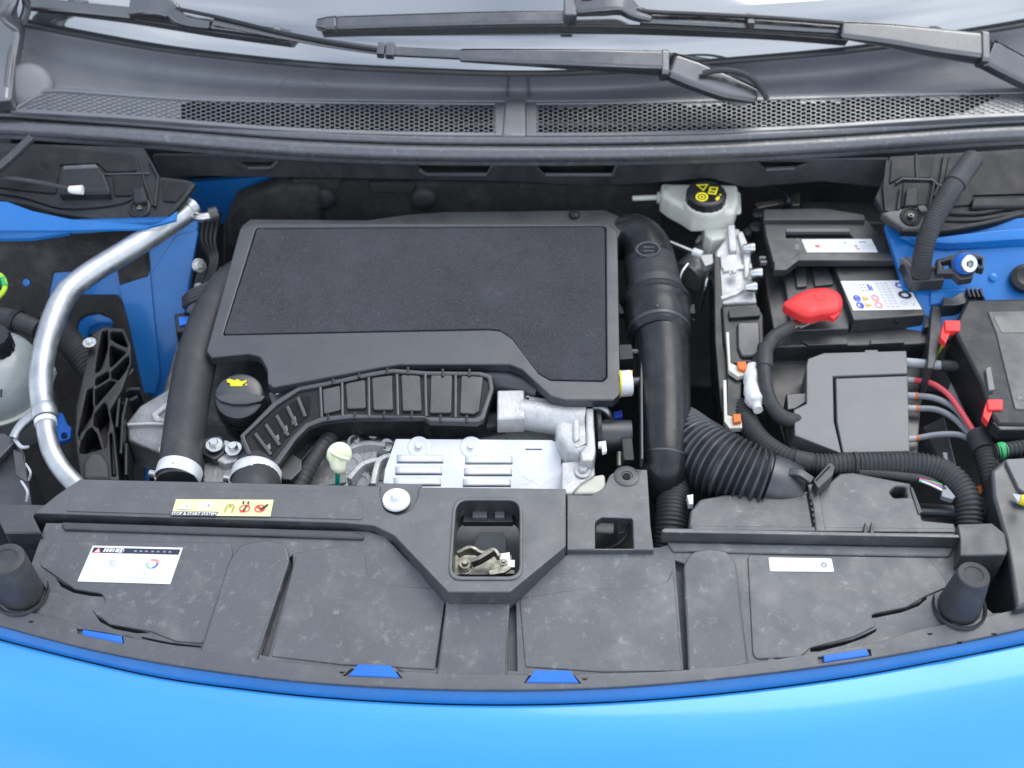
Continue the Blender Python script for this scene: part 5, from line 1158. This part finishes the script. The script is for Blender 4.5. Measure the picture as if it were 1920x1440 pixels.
obj('panel_joint', ribbon([DP(954, 142), DP(952, 160), DP(951, 184)], .003, .004), 'plastic_cowl', cw_, .0006); obj('panel_joint', ribbon([DP(990, 142), DP(991, 160), DP(993, 184)], .003, .004), 'plastic_cowl', cw_, .0006)
obj('service_circle', tube([DP(568 + 45 * math.cos(a), 176 - 40 * math.sin(a)) for a in [math.pi * k / 24 for k in range(25)]], .0012, 6), 'plastic_scuttle', cw_)
obj('end_boss', lathe(at(55, 168, ZS + .02), [(.042, -.02), (.040, .012), (.034, .020), (.02, .022), (.001, .022)], Vector((.25, -.5, .8)), 32), 'plastic_scuttle', cw_, smooth=60)
obj('pivot_boss', lathe(at(1385, 172, ZS + .025), [(.03, -.01), (.026, .004), (.018, .012)], Vector((0, 0, 1)), 28), 'plastic_scuttle', cw_, smooth=60)

# rubber seal along the front edge
sl2 = thing('cowl_seal', 'long grey rubber seal along the front of the cowl', 'seal', at(960, 280, .06))
def seal_line(dy, dz): return [at(p[0], p[1] + dy + 0, ZS + dz) for p in cat([(-60, 214), (20, 215), (120, 222), (250, 231), (400, 243), (560, 255), (760, 263), (960, 265), (1160, 264), (1350, 259), (1550, 249), (1700, 239), (1830, 230), (1935, 225), (1990, 222)], 4)]
obj('upper_bead', tube(seal_line(0, -.002), .0085, 14, sub=1), 'rubber_seal', sl2, smooth=60)
obj('groove', tube(seal_line(11, -.012), .005, 10, sub=1), 'plastic_dark', sl2, smooth=60)
obj('lower_bead', tube(seal_line(24, -.010), .0125, 16, sub=1), 'rubber_seal', sl2, smooth=60)
obj('lower_lip', ribbon(seal_line(38, -.020), .008, .012, sub=1), 'rubber_seal', sl2, .001)

# trim below the seal with six-sided pockets
tr = thing('cowl_lower_trim', 'black trim strip under the rubber seal with open pockets', 'trim', at(960, 330, .0))
yt = at(960, 300, ZS - .03).y + .012
TY = YP(yt)
pk = [[(782, 300), (930, 300), (912, 327), (800, 327), (786, 318)], [(996, 300), (1160, 300), (1148, 328), (1022, 328)], [(1420, 296), (1520, 292), (1490, 315), (1436, 318)], [(440, 302), (520, 302), (508, 314), (466, 314)]]
slab('strip', fil([(285, 290, 4), (1100, 296), (1670, 298, 6), (1655, 352, 8), (1540, 340), (1400, 352, 20), (1330, 334, 30), (1200, 345), (1100, 348, 20), (960, 340), (620, 334), (380, 330), (305, 332, 6)], 0), TY, .004, 'plastic', tr, .0012, d=Vector((0, .004, 0)), holes=[[(x, max(y, 304)) for x, y in h] for h in pk])
for h in pk: obj('pocket_lip', ribbon([TY(x, y, .002) for x, y in [h[-1], h[-2], h[2], h[1]] if y > 297], .004, .006, up=Vector((0, -1, 0)), sub=1), 'plastic_cowl', tr, .0006)
slab('pocket_back', [(420, 290), (1540, 290), (1540, 332), (420, 332)], TY, .004, 'plastic_dark', tr, 0, off=-.03, d=Vector((0, .004, 0)))

# corner trims
cl = thing('corner_trim', 'black moulded corner trim under the left end of the cowl', 'trim', at(150, 350, .0), 'moulded corner trims')
CL = P3((40, 290, .10), (280, 300, .095), (150, 420, .055))
slab('tray', fil([(-360, 255), (270, 275), (300, 330, 4), (345, 335), (368, 342, 3), (330, 385, 6), (292, 420, 8), (230, 420), (120, 404), (20, 380), (-360, 330)], 0), CL, .01, 'plastic_trim', cl, .003)
slab('step', fil([(115, 312, 4), (180, 308, 6), (196, 326, 6), (208, 362, 4), (110, 362, 4)], 0), CL, .02, 'plastic_trim', cl, .004, off=.012)
slab('rim', [tuple(p) for p in band(cat([(-60, 352), (40, 366), (110, 386), (180, 385), (225, 378), (252, 368)], 5), 5)], CL, .006, 'plastic_trim', cl, .0015, off=.004)
slab('rim', [tuple(p) for p in band(cat([(-60, 366), (40, 378), (110, 396), (200, 408), (290, 412), (330, 385), (362, 344)], 5), 8)], CL, .008, 'plastic_trim', cl, .002, off=.004)
slab('rib', band([(280, 300), (296, 330), (290, 385)], 5), CL, .008, 'plastic_trim', cl, .001, off=.006)
slab('rib', band([(262, 296), (270, 340), (286, 384)], 4), CL, .008, 'plastic_trim', cl, .001, off=.004)
slab('rib', band([(196, 326), (280, 324)], 2.5), CL, .004, 'plastic', cl, .0006, off=.003)
obj('recess', lathe(CL(262, 390, .001), [(.017, 0), (.017, .002), (.013, .003), (.011, .001), (.004, .001)], CL.n, 24), 'plastic_trim', cl)
bolt(262, 389, .067, 6, 'zinc', cl)
slab('dark_panel', fil([(-60, 300), (60, 270), (250, 290), (256, 320), (200, 322), (184, 306), (112, 308), (104, 362), (40, 356), (-60, 342)], 4), CL, .004, 'plastic_black', cl, .001, off=.003)  # flat dark sheet; shade of a deeper recess put into its colour
slab('dark_panel', fil([(210, 328), (264, 328), (276, 372), (250, 366), (214, 366)], 4), CL, .004, 'plastic_black', cl, .001, off=.003)  # second flat sheet with recess shade as colour
slab('box_step', fil([(248, 352, 3), (268, 350, 3), (276, 376, 2), (252, 380, 2)], 0), CL, .01, 'plastic_trim', cl, .002, off=.010)
slab('end_pocket_shade', fil([(304, 336), (360, 344), (330, 378), (306, 376)], 3), CL, .004, 'plastic_black', cl, .001, off=.003)  # flat dark patch, pocket shade put into the colour
slab('step_highlight', fil([(118, 310), (178, 307), (186, 314), (118, 317)], 2), CL, .006, 'plastic_rail', cl, .0015, off=.0135)  # lighter strip, the edge highlight put into its colour
lw = thing('washer_hose', 'thin black washer hose with white end fitting', 'hose', at(140, 355, .07), 'windscreen washer hoses')
ptube('hose', [(-30, 333, .104, 4.5), (30, 336, .104, 4.5), (80, 344, .103, 4.5), (132, 355, .100, 4.5)], 'rubber', lw, 10); ptube('fitting', [(130, 355, .100, 6), (140, 356, .100, 8), (155, 356, .100, 9)], 'white', lw, 12)
lr = thing('bonnet_stay', 'grey strut crossing the upper left corner', 'strut', at(0, 310, .08))
obj('strut', ribbon([at(-20, 330, .115), at(20, 296, .125), at(60, 258, .14)], .014, .01), 'plastic', lr, .002)
crr = thing('corner_trim', 'black moulded corner trim with bolt under the right cowl end', 'trim', at(1780, 350, .0), 'moulded corner trims')
CRP = P3((1660, 300, .10), (1900, 290, .10), (1760, 430, .055))
slab('tray', fil([(1668, 292), (2300, 255), (2300, 340), (1920, 402), (1850, 420), (1760, 434, 12), (1700, 432, 14), (1668, 415, 10), (1640, 370, 6), (1652, 345, 4)], 0), CRP, .01, 'plastic_trim', crr, .003)
slab('pad', fil([(1650, 398, 3), (1675, 394), (1700, 388, 8), (1738, 404), (1730, 432), (1700, 432, 10), (1668, 412, 8)], 0), CRP, .01, 'plastic', crr, .003, off=.004)
obj('recess', lathe(CRP(1708, 405, .005), [(.016, 0), (.016, .0015), (.012, .003), (.010, .001), (.003, .001)], CRP.n, 24), 'plastic_trim', crr); bolt(1708, 404, .071, 6, 'zinc', crr)
slab('rim', [tuple(p) for p in band(cat([(1768, 396), (1830, 398), (1880, 390), (1960, 370)], 5), 6)], CRP, .008, 'plastic_trim', crr, .0015, off=.005)
slab('rim', [tuple(p) for p in band(cat([(1762, 410), (1830, 410), (1900, 398), (1990, 375)], 5), 6)], CRP, .008, 'plastic_trim', crr, .0015, off=.004)
slab('rim', [tuple(p) for p in band(cat([(1690, 430), (1760, 430), (1850, 416), (1920, 398), (1990, 380)], 5), 7)], CRP, .01, 'plastic_trim', crr, .0015, off=.004)
slab('step', fil([(1824, 370), (1960, 366), (1960, 386), (1822, 388)], 2), CRP, .02, 'plastic_trim', crr, .003, off=.010)
for q in ([(1664, 300), (1658, 350), (1662, 395)], [(1690, 350), (1684, 392)], [(1772, 290), (1764, 340), (1752, 366)], [(1752, 342), (1742, 392)], [(1718, 288), (1720, 336)]): slab('rib', band(q, 5), CRP, .012, 'plastic_trim', crr, .001, off=.006)
slab('rib', band([(1680, 342), (1692, 334), (1748, 336), (1760, 346), (1768, 348)], 3), CRP, .006, 'plastic', crr, .0008, off=.006)
slab('fin', fil([(1720, 386), (1734, 384), (1742, 396), (1726, 396)], 2), CRP, .01, 'plastic', crr, .001, off=.012)
slab('dark_panel', fil([(1672, 296), (1752, 292), (1744, 334), (1690, 332), (1668, 344)], 3), CRP, .004, 'plastic_black', crr, .001, off=.003)  # flat dark sheets between the ribs, recess shade by colour
slab('dark_panel', fil([(1694, 342), (1744, 342), (1738, 384), (1690, 388)], 3), CRP, .004, 'plastic_black', crr, .001, off=.003)
slab('box_step', fil([(1700, 352, 3), (1722, 352, 6), (1720, 386, 2), (1696, 386, 2)], 0), CRP, .01, 'plastic_trim', crr, .002, off=.010)
slab('dark_panel', fil([(1780, 292), (1960, 284), (1960, 362), (1824, 366), (1820, 384), (1760, 388)], 4), CRP, .004, 'plastic_black', crr, .001, off=.003)  # wide dark sheet, again recess shade by colour
rh = thing('drain_hose', 'thick black corrugated drain hose at the right corner', 'hose', at(1730, 500, .0))
ptube('hose', [(1822, 300, .135, 18), (1806, 322, .132, 19), (1784, 356, .124, 19), (1758, 400, .108, 19), (1738, 445, .085, 18), (1730, 480, .06, 18), (1726, 515, .03, 18)], 'conduit', rh, 22, rings=(.0042, .0004))
ptube('sleeve', [(1824, 298, .135, 20), (1802, 328, .131, 21), (1790, 346, .127, 21)], 'rubber', rh, 20)

# right wing
wr = thing('inner_wing', 'blue painted inner wing behind the fuse box', 'body panel', at(1850, 500, -.4), 'blue painted inner wings')
WR = P3((1760, 470, .028), (1920, 460, .04), (1800, 560, -.005))
slab('wing_panel', [(1660, 420), (2320, 390), (2320, 620), (1700, 640), (1690, 520)], WR, .004, 'blue_paint', wr, .001, d=Vector((0, 0, -.01)))
slab('wing_flange', fil([(1690, 434), (1740, 446), (1860, 432), (2320, 395), (2320, 430), (1900, 448), (1780, 456), (1720, 450)], 0), WR, .012, 'blue_paint', wr, .002, off=.016)
slab('flange_step', band([(1780, 460), (1960, 452)], 5), WR, .01, 'blue_paint', wr, .001, off=.004)
obj('panel_hole', lathe(WR(1862, 520, .002), [(.004, 0), (.006, .002), (.003, .003)], WR.n, 12), 'blue_paint', wr)
slab('lower_step', fil([(1745, 545), (1840, 538), (1850, 560), (1745, 570)], 3), WR, .01, 'blue_paint', wr, .002, off=.006)
bh = thing('battery_stay', 'black plastic stay with blue rubber bush bolted to the wing', 'bracket', at(1780, 500, .0))
BS = P3((1720, 500, .03), (1850, 490, .055), (1780, 530, .03))
slab('arm', fil([(1690, 486, 3), (1704, 478, 4), (1722, 498, 4), (1770, 496, 3), (1772, 524, 3), (1710, 528, 3)], 0), BS, .02, 'plastic_smooth', bh, .002)
slab('arm_rim', band([(1690, 482), (1712, 500), (1768, 499)], 4), BS, .01, 'plastic_grey', bh, .001, off=.004)
slab('cradle', fil([(1755, 486, 3), (1790, 476, 4), (1804, 468, 8), (1826, 474, 6), (1846, 480, 3), (1846, 504, 3), (1832, 500), (1824, 520, 6), (1800, 524, 6), (1788, 512, 4), (1756, 512, 3)], 0), BS, .012, 'plastic_smooth', bh, .002, off=.008,
     holes=[fil([(1764, 490), (1782, 486), (1784, 502), (1766, 504)], 1), fil([(1832, 484), (1840, 484), (1840, 498), (1832, 496)], 1)])
p = BS(1806, 494, .012); axb = Vector((.18, -.75, .62)).normalized(); m = mper(p)
obj('bush', lathe(p, [(19 * m, -.004), (20 * m, 0), (20 * m, .003), (17.5 * m, .004), (20 * m, .005), (20 * m, .009), (17.5 * m, .010), (19 * m, .011), (18 * m, .014)], axb, 32), 'blue_plastic', bh, smooth=30)
obj('bolt', lathe(p + axb * .013, [(16 * m, 0), (16.5 * m, .001), (16.5 * m, .005), (15 * m, .0065), (7 * m, .0065), (6 * m, .003)], axb, 28), 'steel', bh, smooth=30)
obj('bolt_socket', lathe(p + axb * .0175, [(5.5 * m, 0), (5 * m, .0022), (2 * m, .0022)], axb, 6), 'zinc', bh)
obj('end_knob', lathe(WR(1920, 524, .006), [(.022, 0), (.021, .010), (.014, .014), (.006, .012)], WR.n, 24), 'plastic_gloss', tag(thing('wing_plug', 'black round plug on the blue wing at the right edge', 'plug', WR(1920, 524)), 'black round plug on the blue wing at the right edge', 'plug'))

# windscreen
zb = ZS + .068
a0, a1, a2 = at(300, 92, zb), at(1700, 82, zb), at(960, 138, zb)
GL_ang = math.radians(28); yb = at(960, 137, zb).y
gn = Vector((0, -math.sin(GL_ang), math.cos(GL_ang)))
BOW = [(q.x, q.y - yb) for q in (at(p[0], p[1], zb) for p in WB)]
def bow(x):
    if x <= BOW[0][0]: return BOW[0][1]
    for a_, b_ in zip(BOW, BOW[1:]):
        if a_[0] <= x <= b_[0]: return a_[1] + (b_[1] - a_[1]) * (x - a_[0]) / (b_[0] - a_[0])
    return BOW[-1][1]
def GLS(px, py, off=0):
    dy = 0
    for _ in range(6):
        q = at_plane(px, py, Vector((0, yb + dy, zb)) + gn * off, gn); dy = bow(q.x)
    return q
GLS.n = gn
ws = thing('windscreen', 'pale reflective windscreen glass across the top', 'windscreen', at(960, 60, .1))
R = []
for k in range(9):
    s_ = k / 8 * .8 - .004
    R.append([Vector((-.98 + 1.96 * i / 60, yb + bow(-.98 + 1.96 * i / 60) + s_ * math.cos(GL_ang), zb - .003 + s_ * math.sin(GL_ang))) for i in range(61)])
obj('glass', rows(R), 'glass', ws, smooth=80, solid=.004)
pl_ = thing('windscreen_pillar', 'dark grey pillar trim in the upper left corner', 'pillar', at(10, 60, .1))
obj('trim', ribbon([at(-6, 200, ZS + .03), at(2, 130, ZS + .05), at(14, 60, ZS + .08), at(6, -10, ZS + .14), at(-20, -80, ZS + .2)], .05, .03), 'plastic_cowl', pl_, .006, 3)
obj('edge_strip', ribbon([at(14, 168, ZS + .045), at(28, 64, ZS + .08), at(44, 36, ZS + .10), at(50, 10, ZS + .12), at(40, -30, ZS + .16)], .010, .012), 'rubber_seal', pl_, .002)
obj('corner_block', box(at(4, 165, ZS + .02), .05, .05, .05), 'plastic_dark', pl_, .01, 3)

# wipers
def wp(px, py, h): return GLS(px, py, h)
w1 = thing('wiper', 'lower wiper lying across the left half of the windscreen', 'wiper', GLS(700, 90), 'windscreen wipers')
obj('blade_spoiler', ribbon([wp(58, 8, .024), wp(160, 18, .025), wp(250, 27, .026)], .020, .012, up=gn), 'wiper_black', w1, .002)
obj('blade_spoiler', ribbon([wp(340, 40, .026), wp(440, 52, .025), wp(546, 68, .022)], .016, .010, up=gn), 'wiper_black', w1, .002)
obj('blade_rubber', ribbon([wp(74, 16, .012), wp(250, 38, .014), wp(400, 62, .014), wp(548, 82, .012)], .006, .016, up=gn), 'plastic_dark', w1, .001)
obj('bracket', ribbon([wp(246, 16, .034), wp(290, 14, .037), wp(322, 22, .036), wp(345, 40, .032), wp(395, 48, .03)], [.030, .034, .030, .018, .016], [.016, .020, .020, .014, .012], up=gn), 'wiper_black', w1, .002)
obj('blade_end', box(wp(520, 62, .026), .012, .022, .016), 'wiper_black', w1, .002)
obj('rod', ribbon([wp(330, 16, .042), wp(420, 35, .041), wp(530, 62, .04), wp(620, 80, .04), wp(712, 95, .04)], .005, .005, up=gn), 'plastic_gloss', w1, .001)
obj('rod_cover', ribbon([wp(400, 40, .036), wp(530, 66, .036), wp(620, 82, .036), wp(712, 95, .036)], .013, .004, up=gn), 'wiper_black', w1, .001)
obj('rod_clip', ribbon([wp(708, 94, .042), wp(722, 95, .042)], .022, .014, up=gn), 'wiper_black', w1, .0015); obj('rod_clip', ribbon([wp(724, 95, .042), wp(740, 96, .042)], .024, .014, up=gn), 'wiper_black', w1, .0015)
obj('arm', ribbon([wp(738, 97, .042), wp(800, 100, .042), wp(866, 103, .042)], .014, .008, up=gn), 'wiper_black', w1, .0015)
obj('arm', ribbon([wp(862, 104, .042), wp(980, 108, .043), wp(1110, 113, .045), wp(1242, 119, .048)], [.018, .024, .030, .034], [.010, .014, .020, .026], up=gn), 'wiper_black', w1, .003)
obj('arm_hinge', ribbon([wp(1238, 122, .048), wp(1252, 123, .048)], .042, .028, up=gn), 'wiper_black', w1, .002)
obj('arm_head', ribbon([wp(1250, 122, .047), wp(1300, 142, .042), wp(1360, 164, .034), wp(1420, 180, .028)], [.040, .044, .040, .022], [.022, .024, .022, .014], up=gn), 'wiper_black', w1, .005)
w2 = thing('wiper', 'upper wiper with its tip in mid windscreen, arm at right', 'wiper', GLS(1300, 60), 'windscreen wipers')
obj('blade_tip', ribbon([wp(594, 46, .020), wp(612, 46, .023), wp(634, 45, .024)], [.014, .022, .024], [.010, .013, .014], up=gn), 'wiper_black', w2, .003)
obj('blade_spoiler', ribbon([wp(632, 45, .024), wp(780, 40, .026), wp(920, 36, .027), wp(1066, 34, .028)], .022, .012, up=gn), 'wiper_black', w2, .003)
obj('blade_spoiler', ribbon([wp(1200, 34, .028), wp(1400, 44, .027), wp(1582, 54, .026)], .020, .012, up=gn), 'wiper_black', w2, .003)
obj('blade_rubber', ribbon([wp(605, 62, .010), wp(800, 56, .012), wp(1100, 52, .014), wp(1400, 64, .013), wp(1588, 78, .012)], .006, .018, up=gn), 'plastic_dark', w2, .001)
obj('clip', box(wp(1069, 20, .036), .020, .050, .020), 'wiper_black', w2, .003)
obj('bracket', ribbon([wp(1078, 12, .038), wp(1130, 8, .042), wp(1165, 8, .042), wp(1190, 24, .037), wp(1222, 32, .033)], [.030, .034, .032, .022, .018], [.014, .02, .02, .016, .012], up=gn), 'wiper_black', w2, .003)
obj('clip', box(wp(1406, 40, .034), .012, .028, .014), 'wiper_black', w2, .002)
obj('arm_rail', ribbon([wp(1090, -4, .048), wp(1200, 20, .042), wp(1320, 27, .040), wp(1450, 34, .040), wp(1580, 44, .040)], .006, .006, up=gn), 'plastic_gloss', w2, .001)
obj('arm', ribbon([wp(1576, 56, .036), wp(1660, 66, .038), wp(1750, 80, .042), wp(1838, 92, .046)], [.026, .034, .042, .046], [.010, .018, .024, .028], up=gn), 'wiper_black', w2, .004)
obj('arm_hinge', ribbon([wp(1834, 92, .048), wp(1848, 94, .048)], .054, .030, up=gn), 'wiper_black', w2, .002)
obj('arm_head', ribbon([wp(1846, 98, .046), wp(1890, 122, .042), wp(1960, 158, .036), wp(2000, 180, .03)], [.048, .046, .044, .04], .024, up=gn), 'wiper_black', w2, .005)
wh = thing('washer_hose', 'thin black washer hose looping at the wiper arm head', 'hose', at(1430, 185, ZS + .03), 'windscreen washer hoses')
obj('hose', tube([wp(1318, 138, .058), wp(1345, 132, .062), wp(1380, 134, .062), wp(1408, 146, .055), wp(1426, 164, .045), wp(1438, 186, .034)], .0045, 12), 'rubber', wh)
